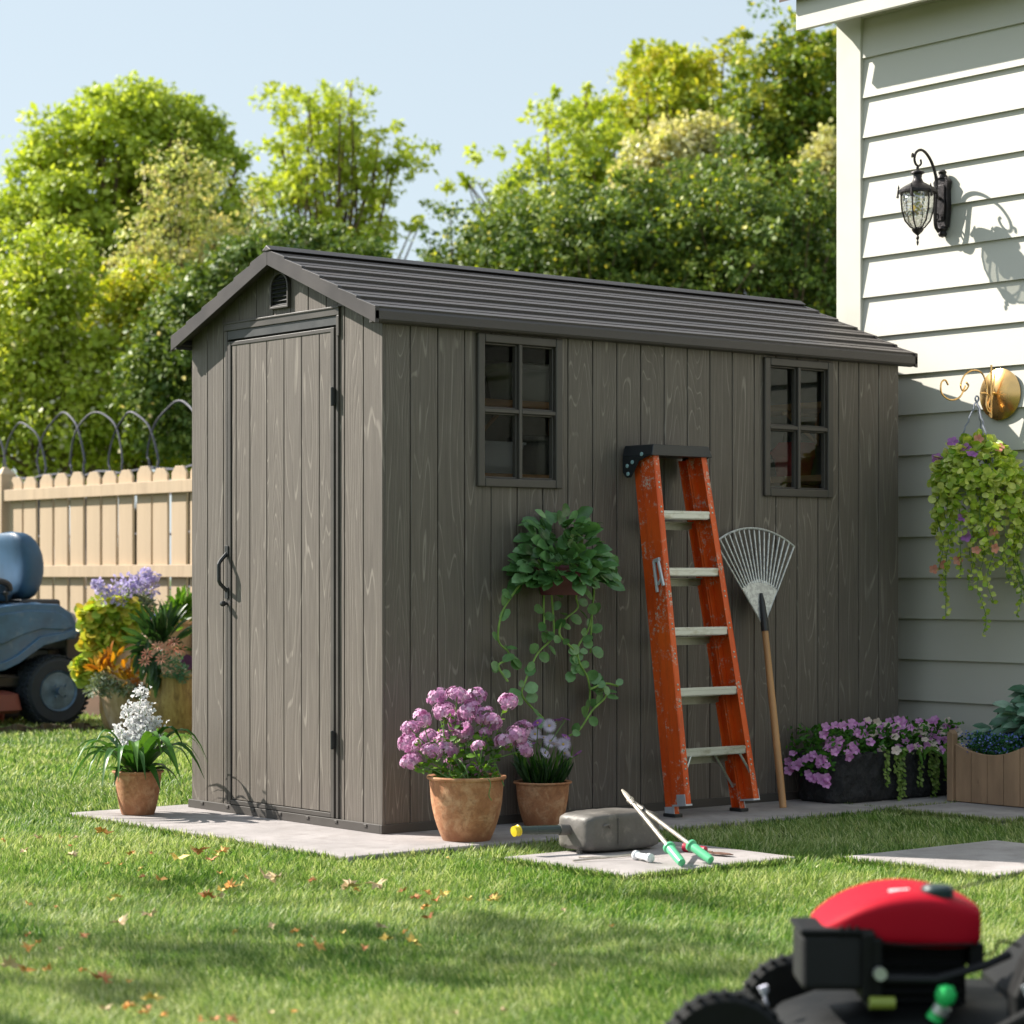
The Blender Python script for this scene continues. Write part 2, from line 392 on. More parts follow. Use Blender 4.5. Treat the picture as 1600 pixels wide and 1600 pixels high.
b = MB(); b.prism([(.0305,.03),(WY,.03),(WY,EAVE),(WY/2,RIDGE-.03),(.0305,EAVE)], 'x', LX-.02, LX-.002); b.box(.03, .40, WY-.02, WY, .03, EAVE); b.box(1.05, LX-.02, WY-.02, WY, .03, EAVE); b.box(.40, 1.05, WY-.02, WY, .03, 1.25); b.box(.40, 1.05, WY-.02, WY, 1.85, EAVE); b.build('rear_wall', PANEL, shed)
b = MB(); b.box(.38, .42, WY, WY+.015, 1.23, 1.87); b.box(1.03, 1.07, WY, WY+.015, 1.23, 1.87); b.box(.42, 1.03, WY, WY+.015, 1.23, 1.27); b.box(.42, 1.03, WY, WY+.015, 1.83, 1.87); b.build('added_rear_opening', TRIM, shed)  # frame of an unseen opening, added to let sun into the shed interior
b = MB(); b.prism([(.032,.031),(WY-.021,.031),(WY-.021,EAVE),(.032,EAVE)], 'x', LX-.024, LX-.021); b.box(1.06, LX-.025, WY-.024, WY-.021, .031, EAVE); b.build('wall_lining', LINING, shed)
b = MB(); b.box(.03, LX-.02, .03, WY-.02, .02, .03); b.build('shed_floor', LINING, shed)
# base sill and corner trims
b = MB(); b.box(-.012, LX+.012, -.012, 0.0, .0, .034); b.box(-.012, 0, .0, WY+.01, .0, .034); b.box(0, LX, 0, .02, 0, .03)
for k in range(7): b.box(-.016, -.012, .08+k*.19, .10+k*.19, .018, .030)
b.build('base_sill', TRIM, shed, bevel=.003)
# door
door = MB(); nb = 6; wd = (D1-D0-.05)/nb
seams = [.297+.025, .4, .521, .642, .763, .884, .985, 1.042-.025]
for p, q in zip(seams[:-1], seams[1:]):
    door.val = float(rng.random()); door.box(-.006, .010, p+.002, q-.002, DZ0+.02, DZ1-.012)
dr = door.build('door', PANEL, shed, bevel=.0016, seg=1)
b = MB(); b.box(-.011, .011, D0, D0+.023, DZ0, DZ1-.01); b.box(-.011, .011, D1-.023, D1, DZ0, DZ1-.01)
b.box(-.011, .011, D0+.023, D1-.023, DZ0, DZ0+.018); b.box(-.009, .011, D0+.023, D1-.023, DZ1-.026, DZ1-.01)
b.build('door_frame', TRIM, dr, bevel=.002)
b = MB(); b.box(.0105, .0122, D0-.008, D1+.008, DZ0-.01, DZ1+.03); b.build('door_gap', DARK, shed)
b = MB(); b.box(-.010, .011, D0-.03, D1+.03, 1.940, 1.972); b.box(-.014, .011, D0-.034, D1+.034, 1.966, 1.974)
b.box(-.010, .011, D0-.03, D0-.016, 1.86, 1.94); b.build('door_header', TRIM, shed, bevel=.002)
b = MB(); b.box(-.004, .011, D0-.008, D1+.008, 1.905, 1.939); b.build('header_channel', M('shed_channel', (.05,.052,.055), .5, bstr=0), shed)
b = MB(); b.box(-.008, .011, D0-.024, D0-.009, .036, 1.94); b.box(-.006, .011, D1+.009, D1+.024, .036, 1.94); b.build('door_jamb', TRIM, shed, bevel=.002)
for z in (1.60, .30):
    b = MB(); b.box(-.020, -.006, D0-.008, D0+.006, z, z+.065); b.tube([(-.020, D0-.001, z-.003), (-.020, D0-.001, z+.068)], .006, 10)
    b.build('hinge', BLACKP, shed, bevel=.002)
hz = .953 - .02                                              # handle: a chamfered D grip
hy = D1+.002
b = MB(); pth = [(-.010, hy, 1.045), (-.016, hy, 1.040), (-.044, hy, 1.012), (-.050, hy, 1.0), (-.050, hy, .935), (-.044, hy, .922), (-.016, hy, .897), (-.010, hy, .892)]
b.tube(pth, .0085, 6); b.box(-.016, -.010, hy-.012, hy+.012, 1.028, 1.075); b.box(-.016, -.010, hy-.012, hy+.012, .862, .908)
b.build('handle', BLACKP, dr, bevel=.001)
b = MB(); MT = Matrix.Rotation(radians(90), 4, 'Y'); b.lathe([(.006,-.004),(.011,-.002),(.012,.006),(.009,.014),(.004,.016),(.0,.016)], (-.026, hy, .842), 16, MT @ Matrix.Rotation(pi, 4, 'X')); b.tube([(-.03, hy, .842), (-.008, hy, .842)], .006, 10)
b.build('lock', ALU if False else BLACKP, dr, smooth=True)
# gable vent
vc, z0, z1, hw = WY/2-.0, 1.998, 2.142, .064
def arch(hw, z0, z1, n=12):
    zc = z1-hw; return [(vc-hw, z0), (vc+hw, z0)] + [(vc+hw*cos(pi*k/n), zc+hw*sin(pi*k/n)) for k in range(n+1)]
o_, i_ = arch(hw, z0, z1), arch(hw-.009, z0+.010, z1-.009)
b = MB(); n = len(o_)
b.add([(-.016, p[0], p[1]) for p in o_] + [(-.016, p[0], p[1]) for p in i_] + [(.0, p[0], p[1]) for p in o_] + [(.0, p[0], p[1]) for p in i_],
      [(i, (i+1) % n, (i+1) % n+n, i+n) for i in range(n)] + [(i, i+2*n, (i+1) % n+2*n, (i+1) % n) for i in range(n)] + [(i+n, (i+1) % n+n, (i+1) % n+3*n, i+3*n) for i in range(n)])
vent = b.build('vent', TRIM, shed, bevel=.002)
b = MB(); b.prism(i_, 'x', -.002, -.001); b.build('vent_opening', DARK, vent)
b = MB()
for k in range(7):
    z = z0+.016+k*.0165; h = hw-.010
    if z > z1-hw: h = sqrt(max(0, (hw-.009)**2-(z+.006-(z1-hw))**2))
    if h > .006: b.box(-.0065, .0065, vc-h, vc+h, -.001, .001, Matrix.Translation((-.008, 0, z)) @ Matrix.Rotation(radians(-42), 4, 'Y'))
b.build('louvre', BLACKP, vent)
# windows
for (a0, a1, c0, c1) in WINS:
    b = MB(); fr = .034; y0, y1 = -.016, -.0003
    b.box(a0, a0+fr, y0, y1, c0, c1); b.box(a1-fr, a1, y0, y1, c0, c1)
    b.box(a0+fr, a1-fr, y0, y1, c0, c0+fr); b.box(a0+fr, a1-fr, y0, y1, c1-fr, c1)
    fo = b.build('window', TRIM, shed, bevel=.005, seg=3)
    b = MB(); am, cm = (a0+a1)/2, (c0+c1)/2
    b.box(am-.008, am+.008, -.014, .024, c0+fr, c1-fr); b.box(a0+fr, am-.008, -.013, .024, cm-.008, cm+.008); b.box(am+.008, a1-fr, -.013, .024, cm-.008, cm+.008)
    for (p, q) in ((a0+fr, am-.008), (am+.008, a1-fr)):
        for (r_, s_) in ((c0+fr, cm-.008), (cm+.008, c1-fr)):
            e = .007
            b.box(p, p+e, .0, .022, r_, s_); b.box(q-e, q, .0, .022, r_, s_); b.box(p+e, q-e, .0, .022, r_, r_+e); b.box(p+e, q-e, .0, .022, s_-e, s_)
    b.build('glazing_bars', TRIM, fo, bevel=.0018, seg=1)
    b = MB(); b.box(a0+fr, a1-fr, .018, .020, c0+fr, c1-fr); b.build('pane', GLASS, fo)
# roof: two stepped slopes, each one extruded profile
Lx0, Lx1 = -OX, LX+OX
def slope(sgn):
    yr, ye = WY/2, (-OY if sgn < 0 else WY+OY); pts = []; n = 6
    nrm = Vector((0, sgn*(RIDGE-EAVE), abs(ye-yr))).normalized()
    for i in range(n):
        for (s, h) in ((i/n, .004), ((i+.5)/n-.006, .0085), ((i+.5)/n-.005, .0045), ((i+.5)/n+.008, .0045), ((i+.5)/n+.010, .0085), ((i+1)/n-.002, .0145)):
            y = yr+(ye-yr)*s; z = RIDGE+(EAVE-RIDGE)*s; pts.append((y+nrm.y*h, z+nrm.z*h))
    for s in (1.0, 0.0):
        y = yr+(ye-yr)*s; z = RIDGE+(EAVE-RIDGE)*s; pts.append((y-nrm.y*.016, z-nrm.z*.016))
    return pts
for sgn in (-1, 1):
    MB().prism(slope(sgn), 'x', Lx0, Lx1).build('roof_panel', ROOF, shed)
for sgn in (-1, 1):                                          # eave fascia
    ye = -OY if sgn < 0 else WY+OY; s = sgn
    MB().prism([(ye-s*.016, EAVE+.002), (ye+s*.004, EAVE+.006), (ye+s*.012, EAVE-.004), (ye+s*.012, EAVE-.034), (ye+s*.006, EAVE-.042), (ye-s*.030, EAVE-.046)], 'x', Lx0-.006, Lx1+.006).build('eave_fascia', ROOF, shed)
def rake(xa, xb):
    for sgn in (-1, 1):
        ye = -OY-.012 if sgn < 0 else WY+OY+.012; yr = WY/2; k = (RIDGE-EAVE)/(WY/2+OY)
        def zz(y): return RIDGE-abs(y-yr)*k
        pts = [(yr, RIDGE+.016)]; n = 6
        for i in range(n):
            for s, h in ((i/n+.004, .008), ((i+1)/n, .017)):
                y = yr+(ye-yr)*s; pts.append((y, zz(y)+h))
        pts += [(ye, zz(ye)-.046), (yr, RIDGE-.052)]
        MB().prism(pts, 'x', xa, xb).build('rake_board', RAKE, shed, bevel=.002, seg=1)
rake(-OX-.008, -OX+.010); rake(LX+OX-.010, LX+OX+.008)
MB().prism([(WY/2-.035, RIDGE+.004), (WY/2, RIDGE+.026), (WY/2+.035, RIDGE+.004), (WY/2, RIDGE+.0)], 'x', Lx0-.012, Lx1+.012).build('ridge_cap', ROOF, shed, bevel=.004)
for sgn in (-1, 1):
    y0_, y1_ = (-.03, 0.0) if sgn < 0 else (WY, WY+.03)
    MB().box(Lx0+.01, Lx1-.01, y0_, y1_, EAVE-.03, EAVE-.026).build('soffit', TRIM, shed)

# shelves and bins inside, seen through the panes
def shelf(label, z, boards, brk):
    t = empty('wall_shelf', (boards[0][0], boards[0][2], z), label=label, cat='shelf', group='timber shelves inside the shed')
    o = t.location
    b = MB()
    for (x0, x1, y0, y1) in boards: b.box(x0-o.x, x1-o.x, y0-o.y, y1-o.y, 0, .028)
    b.build('shelf_board', SHELFW, t, bevel=.003)
    for (x, y, dx, dy) in brk:
        q = MB(); L = .22; x -= o.x; y -= o.y
        q.tube([(x, y, -.012), (x+dx*L, y+dy*L, -.012)], .010, 6); q.tube([(x, y, -.15), (x, y, 0)], .010, 6); q.tube([(x, y, -.14), (x+dx*L*.9, y+dy*L*.9, -.014)], .009, 6)
        q.build('bracket', SHELFW, t)
BR = [(1.0, 1.29, 0, -1), (1.45, 1.29, 0, -1), (1.9, 1.29, 0, -1), (2.79, .45, -1, 0), (2.79, .8, -1, 0)]
BR = BR
shelf('upper L-shaped timber shelf behind the shed windows', 1.70, [(1.10, 2.56, 1.00, 1.30), (2.56, 2.81, .10, 1.30)], BR[1:])
shelf('lower L-shaped timber shelf behind the shed windows, carrying the red bin', 1.375, [(1.10, 2.56, 1.00, 1.30), (2.56, 2.81, .10, 1.30)], BR[1:])
def bin_(label, x, y, z, sx, sy, h, col, lid=None, hop=False):
    m = M('bin_'+label.split()[0], col, .4, bstr=0, var=.05)
    t = empty('storage_bin', (x, y, z), label=label, cat='bin')
    b = MB(); b.hull([(0, 0, 0, sx*.42, sy*.42), (h, 0, 0, sx*.5, sy*.5)], 'z', 24, 8)
    b.hull([(h*.93, 0, 0, sx*.53, sy*.53), (h, 0, 0, sx*.53, sy*.53)], 'z', 24, 8); b.build('bin_body', m, t)
    if lid: MB().hull([(h+.001, 0, 0, sx*.55, sy*.55), (h+.02, 0, 0, sx*.55, sy*.55), (h+.028, 0, 0, sx*.5, sy*.5)], 'z', 24, 8).build('lid', M('lid_'+label.split()[0], lid, .4, bstr=0), t)
    if hop: MB().prism([(-sy*.5, h*1.0), (sy*.5, h*1.0), (sy*.62, h*1.25), (sy*.2, h*1.75), (-sy*.5, h*1.75)], 'x', -sx*.5, sx*.5).build('hood', m, t, bevel=.004)
bin_('grey open bin on the lower shelf seen through the left window', 1.36, 1.12, 1.404, .36, .2, .14, (.70, .74, .80))
bin_('dark lidded crate on the lower shelf seen at the right of the left window', 1.72, 1.14, 1.404, .24, .2, .15, (.06, .07, .07), (.10, .11, .11))
bin_('white lidded box on the upper shelf seen through the left window', 1.62, 1.13, 1.730, .34, .2, .14, (.75, .76, .78), (.8, .8, .8))
bin_('red hooded bin on the lower shelf behind the right window', 2.69, .50, 1.404, .15, .13, .09, (.70, .08, .08), None, True)
bin_('black crate on the lower shelf beside the red bin', 2.69, .70, 1.404, .19, .18, .10, (.03, .045, .05), (.05,.06,.06))
bin_('pale ribbed tub standing on the black crate', 2.69, .70, 1.5345, .16, .15, .09, (.55, .55, .54))

# ------------------------------------------------------------------ the house
HX = 3.10
house = empty('house', (HX, .595, LAWN_Z), label='cream lap-sided house corner rising behind the right end of the grey shed', cat='house')
o = house.location
b = MB(); p0 = .1858; zk = [2.246+p0*k for k in range(-13, 9)]
for z in zk:
    b.val = float(rng.random()); za = max(z, -.2)
    poly = [(HX-.020, za), (HX-.003, za+p0-.0004), (HX+.02, za+p0-.0004), (HX+.02, za)]
    b.add([(p[0]-o.x, yy-o.y, p[1]-o.z) for yy in (-6.0, .442) for p in poly], [(0,1,2,3), (7,6,5,4), (0,4,5,1), (1,5,6,2), (2,6,7,3), (3,7,4,0)])
b.build('siding', SIDING, house)
MB().box(-.026, .02, .442-o.y, 0, -.1, 3.80).build('corner_board', TRIMW, house, bevel=.003)
MB().box(.021, 5, -6.5, -.001, -.1, 3.80).build('house_wall', SIDING, house)
fb = MB(); fb.box(-.205, -.180, -6.6, .090, 3.505-o.z, 3.66-o.z); fb.build('fascia', TRIMW, house, bevel=.003)
MB().box(-.180, .02, -6.6, .090, 3.62-o.z, 3.64-o.z).build('eave_soffit', TRIMW, house)
rb = MB(); rb.prism([(-.25, 3.642-o.z), (-.25, 3.668-o.z), (2.6, 4.95-o.z), (2.6, 4.92-o.z)], 'y', -6.7, .155); rb.build('house_roof', M('brown_shingle', (.12,.085,.07), .8, vs=20, bstr=.6), house)
MB().prism([(.03, 3.80), (2.6, 3.80), (2.6, 4.9)], 'y', -6.45, -.05).build('gable_wall', SIDING, house)

# ------------------------------------------------------------------ the fence
FENCEW = M('fence_timber', (.50, .375, .25), .7, var=.12, vs=5, col2=(.40,.29,.19), c2=(.5,.75), stretch=(1,1,.12), bs=60, bstr=.3)
fence = empty('picket_fence', (3.1, .7, LAWN_Z), label='tan timber picket fence with dog-eared boards behind the ride-on mower', cat='fence')
o = fence.location
def picket_mesh(wd, h):
    b = MB(); c = .045
    b.prism([(-wd/2, 0), (wd/2, 0), (wd/2, h-c), (wd/2-c, h), (-wd/2+c, h), (-wd/2, h-c)], 'x', -.009, .009)
    return b
first = None
for k in range(46):
    y = .85 + .2278*k - .03 + (.004 if k % 3 else -.006)
    if abs(y-8.98) < .13: continue
    if first is None: pk = first = picket_mesh(.188, 1.713).build('picket', FENCEW, fence, bevel=.002, seg=1)
    else: pk = first.copy(); COL.objects.link(pk)
    pk.parent = fence; pk.location = (0, y-o.y, 0); pk.rotation_euler = (rng.normal()*.003, 0, 0); pk.scale = (1, 1, 1+rng.normal()*.003)
for z in (1.505, .945):
    MB().box(-.048, -.010, -.1, 10.6, z-o.z, z+.083-o.z).build('rail', FENCEW, fence, bevel=.003)
MB().box(-.040, -.010, -.1, 10.6, 0, .15).build('gravel_board', M('brown_board', (.16,.09,.055), .8, vs=8, stretch=(1,.15,1)), fence)
for y in (.80, 8.98):
    q = MB(); q.box(-.06, .06, -.06, .06, 0, 1.72); q.lathe([(.085, 1.72), (.085, 1.74), (.02, 1.79), (0, 1.79)], n=4, M=Matrix.Rotation(radians(45), 4, 'Z'))
    q.build('post', FENCEW, fence, bevel=.003, loc=(0, y-o.y, 0))
# looped wire fence behind the pickets
WIRE = M('grey_wire', (.075,.075,.10), .7, .0, var=.3, vs=30, bs=90)
wf = empty('loop_wire_fence', (*at(150, 18.5), LAWN_Z), radians(90), label='old looped wire fence with arched tops standing behind the tan pickets', cat='fence')
def loop(y, r=.32, top=2.25):
    pts = [(y-r*1.15+.03*sin(y*9), 0), (y-r*.95, top*.75), (y-r*.98, top-r), (y-r*.72, top-r*.35), (y-r*.3, top-.03), (y+.02, top), (y+r*.35, top-.04), (y+r*.75, top-r*.38), (y+r*.98, top-r*.9), (y+r*.9, top*.72), (y+r*1.2, 0)]
    return smooth_path([(p[0], .02*sin(7*p[0]), p[1]) for p in pts], 4)
for k in range(-6, 7):
    MB().tube(loop(k*.62+.08*sin(k*5.), .40+.05*sin(k*3.), 2.25+.03*sin(k*2.)), .0085, 6).build('wire_loop', WIRE, wf)
for z in (1.78, 1.60, 1.3, .9):
    MB().tube([(-3.2+.2*i, .03*sin(i), z+.015*sin(i*1.7)) for i in range(33)], .011, 5).build('wire_strand', WIRE, wf)
# ------------------------------------------------------------------ step ladder
lad = empty('step_ladder', (1.45, -.24, 0), label='orange scuffed step ladder with metal treads and black top cap leaning on the shed wall', cat='ladder')
Lo = lad.location
Bc, Tc = Vector((1.445, -.245, 0)), Vector((1.342, -.095, 1.44))
AX = (Tc-Bc); LLEN = AX.length; AX = AX.normalized(); UX = Vector((1, 0, 0)); NX = UX.cross(AX); NX = -NX if NX.y > 0 else NX; NX.normalize()
def hwid(v): return .205 - .060*v
def LP(u, v, w_, off=0): return Bc + AX*(v*LLEN) + UX*(u*hwid(v)+off) + NX*w_ - Lo
def rail(sgn, w0, w1, v0, v1, flange, inset=0.0, th=.004):
    b = MB()
    def bar(o0, o1, wa, wb):
        vs = []
        for v in (v0, v1):
            for (oo, ww) in ((o0, wa), (o1, wa), (o1, wb), (o0, wb)): vs.append(LP(sgn, v, ww, -sgn*(oo+inset)))
        b.add(vs, [(3,2,1,0), (4,5,6,7), (0,1,5,4), (1,2,6,5), (2,3,7,6), (3,0,4,7)])
    bar(0, th, w0, w1); bar(th, flange, w1-th, w1); bar(th, flange, w0, w0+th)
    return b
for s in (-1, 1):
    rail(s, .002, .078, .035, 1.0, .030).build('side_rail', ORANGE, lad, bevel=.0018, seg=2)
    rail(s, -.052, -.002, .006, .99, .026, .010).build('rear_rail', ORANGE, lad, bevel=.0015, seg=2)
for k, z in enumerate((.265, .503, .742, .978, 1.205)):
    v = z/1.44; b = MB()
    def cross(w0, w1, e0, e1, ins=.0045):
        vs = []
        for u in (-1, 1):
            for (ww, ee) in ((w0, e0), (w1, e0), (w1, e1), (w0, e1)):
                vs.append(LP(u, v, ww, -u*ins) + Vector((0, 0, ee)))
        b.add(vs, [(3,2,1,0), (4,5,6,7), (0,1,5,4), (1,2,6,5), (2,3,7,6), (3,0,4,7)])
    cross(.006, .074, -.003, 0); cross(.071, .076, -.030, 0); cross(.006, .009, -.028, -.003); cross(.060, .071, -.033, -.030); cross(.0762, .0778, -.012, -.003)
    for q in range(5): cross(.014+q*.012, .018+q*.012, 0, .0012)
    b.build('tread', ALU, lad, bevel=.001, seg=1)
    b = MB(); cross(-.045, -.042, -.062, -.030, .014); cross(-.045, -.030, -.034, -.030, .014); b.build('rear_brace', M('tarnished_metal', (.40,.41,.34), .5, .5, var=.3, vs=14) if k == 0 else bpy.data.materials['tarnished_metal'], lad)
for u in (-1, 1):
    for (w_, i0, i1, v1) in ((.066, .075, .004, .095), (-.030, .12, .030, .070)):
        MB().tube([LP(u, .182, w_, -u*i0), LP(u, v1, w_, -u*i1)], .0055, 6).build('knee_brace', ALU, lad)
for s in (-1, 1):                                            # rivets
    b = MB()
    for v in [z/1.44-.004 for z in (.265, .503, .742, .978, 1.205)] + [.09, .13, .30, .43, .60, .90]:
        for dz in (0, .014):
            b.lathe([(.0045, 0), (.004, .002), (0, .003)], LP(s, v+dz, .078, -s*.016), 8, Matrix.Rotation(radians(90), 4, 'X'))
    b.build('rivet', ALU, lad)
capm = M('cap_black', (.016, .019, .024), .38, var=.15, bstr=.08)
b = MB(); zc = 1.43; hx = .166
top = [(-.118, .0), (.088, .0), (.088, .042), (-.112, .042)]
def capbox(x0, x1, y0, y1, z0, z1, sh=.0):
    b.add([(x0,y0,z0),(x1,y0,z0),(x1,y1,z0),(x0,y1,z0),(x0+sh,y0+sh*.6,z1),(x1-sh,y0+sh*.6,z1),(x1-sh,y1,z1),(x0+sh,y1,z1)], [(3,2,1,0),(4,5,6,7),(0,1,5,4),(1,2,6,5),(2,3,7,6),(3,0,4,7)])
cx, cy = Tc.x-Lo.x, Tc.y-Lo.y
capbox(cx-hx, cx+hx, cy-.095, cy+.082, zc, zc+.044, .014)
for s in (-1, 1):
    xa = cx+s*hx; xb = cx+s*(hx-.006)
    b.prism([(cy-.080, zc), (cy+.080, zc), (cy+.080, zc-.065), (cy+.060, zc-.085), (cy+.030, zc-.085), (cy+.012, zc-.060), (cy-.015, zc-.022)], 'x', min(xa, xb), max(xa, xb))
b.build('top_cap', capm, lad, bevel=.003)
b = MB()
for (yy, zz) in ((-.035, .006), (.020, -.024), (.050, -.038), (.045, -.070)):
    b.lathe([(.0085, 0), (.008, .003), (0, .004)], (cx-hx, cy+yy, zc+zz), 10, Matrix.Rotation(radians(-90), 4, 'Y'))
b.build('cap_bolt', M('bolt_blue_grey', (.40,.62,.68), .35, .3, bstr=0), lad)
b = MB()                                                      # folded spreader on the left rail
def onrail(wc, v, dx=-.003): return LP(-1, v, wc, dx)
b.tube([onrail(.030, .700, -.004), onrail(.064, .704, -.004)], .010, 4)
b.tube([onrail(.030, .700, -.006), onrail(.034, .615, -.006)], .0075, 6); b.tube([onrail(.056, .700, -.006), onrail(.072, .630, -.006)], .0075, 6)
b.tube([onrail(.040, .635, -.003), onrail(.060, .650, -.003)], .006, 5)
b.build('spreader_hinge', M('pale_metal', (.62,.66,.72), .4, .4, bstr=.05), lad, bevel=.001)
for s in (-1, 1):
    b = MB()
    vs = []
    for v in (.030, .062):
        for (oo, ww) in ((-.0025, .030), (-.0025, .0795), (.0, .0795), (0, .030)): vs.append(LP(s, v, ww, -s*oo))
    b.add(vs, [(3,2,1,0), (4,5,6,7), (0,1,5,4), (1,2,6,5), (2,3,7,6), (3,0,4,7)])
    vs = []
    for v in (.030, .035):
        for (oo, ww) in ((-.002, .0), (-.002, .0795), (.034, .0795), (.034, .0)): vs.append(LP(s, v, ww, -s*oo))
    b.add(vs, [(3,2,1,0), (4,5,6,7), (0,1,5,4), (1,2,6,5), (2,3,7,6), (3,0,4,7)])
    vs = []
    for v in (.008, .030):
        for (oo, ww) in ((.006, -.054), (.006, -.0), (.0095, -.0), (.0095, -.054)): vs.append(LP(s, v, ww, -s*oo))
    b.add(vs, [(3,2,1,0), (4,5,6,7), (0,1,5,4), (1,2,6,5), (2,3,7,6), (3,0,4,7)])
    b.build('foot_bracket', bpy.data.materials['pale_metal'], lad, bevel=.001)
    c = LP(s, .0, -.027, -s*.022); b = MB(); b.box(c.x-.022, c.x+.022, c.y-.034, c.y+.034, .0, .014); b.build('rubber_foot', BLACKP, lad, bevel=.003)

# ------------------------------------------------------------------ rake
rk = empty('garden_rake', (1.866, -.235, 0), label='fan-shaped galvanised leaf rake with wooden handle leaning on the shed', cat='rake')
a0 = Vector((0, 0, 0)); a1 = Vector((.035, .20, 1.154)); ax = (a1-a0).normalized()
side = Vector((1, 0, 0)); side = (side-ax*ax.dot(side)).normalized(); nrm = side.cross(ax).normalized(); nrm = -nrm if nrm.y > 0 else nrm
apex = a0+ax*.755
MB().tube([a0+ax*(.76*i/8) for i in range(9)], [.0145, .0155, .0155, .015, .015, .0145, .014, .0135, .013], 12).build('handle', HANDLEW, rk, smooth=True)
MB().tube([a0+ax*.735, a0+ax*.80, a0+ax*.86, a0+ax*.895], [.0165, .0155, .012, .006], 12).build('socket', BLACKP, rk, smooth=True)
def fanpt(r, ang, off=0.0): return apex + ax*(r*cos(ang)) + side*(r*sin(ang)) + nrm*(off-.006)
A = radians(33.5); th = .0015
b = MB(); n = 16; arc = [(.205+.012*sin(6*i), -A+2*A*i/n) for i in range(n+1)]
arc = [(.200-.012*abs(2*i/n-1), -A+2*A*i/n) for i in range(n+1)]
ring = [fanpt(.0, 0)] + [fanpt(r, a) for r, a in arc]; ring2 = [p+nrm*th for p in ring]; m = len(ring)
b.add(ring+ring2, [(0, i+1, i+2) for i in range(n)] + [(m, m+i+2, m+i+1) for i in range(n)] + [(i, (i+1) % m, (i+1) % m+m, i+m) for i in range(m)])
b.build('rake_plate', GALV, rk)
for i in range(17):
    a = -A+2*A*i/16
    MB().tube([fanpt(.185, a), fanpt(.30, a), fanpt(.412-.004*cos(a*4), a), fanpt(.414, a, .004)], .0046, 6).build('tine', GALV, rk)
MB().tube([fanpt(.416, -A+2*A*i/24, .002) for i in range(25)], .0046, 6).build('rim_wire', GALV, rk)
MB().tube([fanpt(.01, -A), fanpt(.414, -A)], .003, 5).tube([fanpt(.01, A), fanpt(.414, A)], .003, 5).build('edge_wire', GALV, rk)

# ------------------------------------------------------------------ fuel can with long spout, lying on the front slab
CANM = M('can_grey', (.12, .11, .10), .55, var=.3, vs=9, col2=(.27,.24,.21), c2=(.55,.8), bs=60, bstr=.3)
can = empty('fuel_can', (.315, -.905, 0), radians(-3), label='scuffed dark grey fuel can lying on the front slab, long spout with yellow cap', cat='fuel can')
b = MB(); b.hull([(-.165, 0, .068, .075, .052), (-.155, 0, .070, .092, .064), (-.02, 0, .071, .096, .069), (0, 0, .070, .093, .066), (.02, 0, .071, .096, .069), (.15, 0, .070, .094, .066), (.166, 0, .068, .080, .054)], 'x', 28, 7)
b.build('can_body', CANM, can, smooth=True, subd=1)
b = MB(); b.tube(smooth_path([(-.10, -.096, .095), (-.085, -.103, .10), (-.072, -.096, .088)], 4), .004, 6)
b.tube([(-.035, -.0975, .03), (-.035, -.0975, .12)], .0022, 5); b.build('moulded_rib', CANM, can)
b = MB(); b.tube([(-.160, .02, .078), (-.20, .025, .080)], .020, 14); b.build('spout_collar', CANM, can, smooth=True)
b = MB(); b.tube([(-.19, .022, .080), (-.26, .035, .082), (-.355, .05, .085)], [.016, .0155, .014], 14); b.build('spout', M('dark_spout', (.03,.045,.04), .25, var=.1, bstr=0), can, smooth=True)
b = MB(); b.lathe([(.0, 0), (.019, .001), (.020, .006), (.018, .008), (.018, .024), (.0, .025)], (-.352, .05, .085), 16, Matrix.Rotation(radians(-97), 4, 'Y')); b.build('spout_cap', M('yellow_plastic', (.75,.55,.02), .35, var=.05, bstr=0), can, smooth=True)
MB().box(-.168, -.158, -.05, -.03, 0, .012).box(.10, .11, -.05, -.03, 0, .01).build('foot', CANM, can)

# ------------------------------------------------------------------ loppers leaning on the can, small tools
GREEN = M('green_grip', (.12,.52,.27), .38, var=.1, bstr=.05)
STEEL = M('tool_steel', (.52,.47,.40), .42, .6, var=.25, vs=30)
g1 = Vector((*gnd(1066, 1349, .014), .014)); g2 = Vector((*gnd(1112, 1345, .014), .014)); tip = Vector((*at(985, 8.20), zat(1250, 8.20)))
lp = empty('loppers', (g1.x, g1.y, 0), label='long-handled garden loppers with pale shafts and green grips propped against the fuel can', cat='loppers')
O = Vector((g1.x, g1.y, 0)); pv = tip-O
for g in (g1, g2):
    g = g-O; d = (pv-g).normalized(); L = (pv-g).length
    h = MB().tube([g+d*.095, g+d*(L*.55), g+d*(L*.8), pv], [.0075, .0072, .0078, .006], 10).build('handle_shaft', STEEL, lp, smooth=True)
    MB().tube([g-d*.0, g+d*.004, g+d*.02, g+d*.10, g+d*.104, g+d*.112, g+d*.118], [.008, .0135, .015, .0155, .021, .021, .014], 16).build('grip', GREEN, lp, smooth=True)
up = (pv-(g1-O)).normalized()
b = MB(); b.tube([pv-up*.03, pv, pv+up*.05, pv+up*.075], [.009, .010, .008, .004], 8); b.lathe([(.010, -.008), (.010, .008), (0, .009)], pv, 10, Matrix.Rotation(radians(60), 4, 'X')); b.build('blade', STEEL, lp)
b = MB(); dd = ((g2-O)-(g1-O)); b.tube([pv-up*.09, pv-up*.085+Vector((.02, 0, .008)), pv-up*.05+Vector((.03, .0, 0))], .005, 6); b.build('buffer', BLACKP, lp)
w0 = Vector((*gnd(992, 1337, .014), .014)); w1 = Vector((*gnd(1034, 1345, .014), .014))
wt = empty('hand_weeder', (w0.x, w0.y, 0), label='small hand tool with white knobbed grip and thin rod lying on the front slab', cat='hand tool')
d = (w1-w0).normalized(); z = Vector((0, 0, .016))
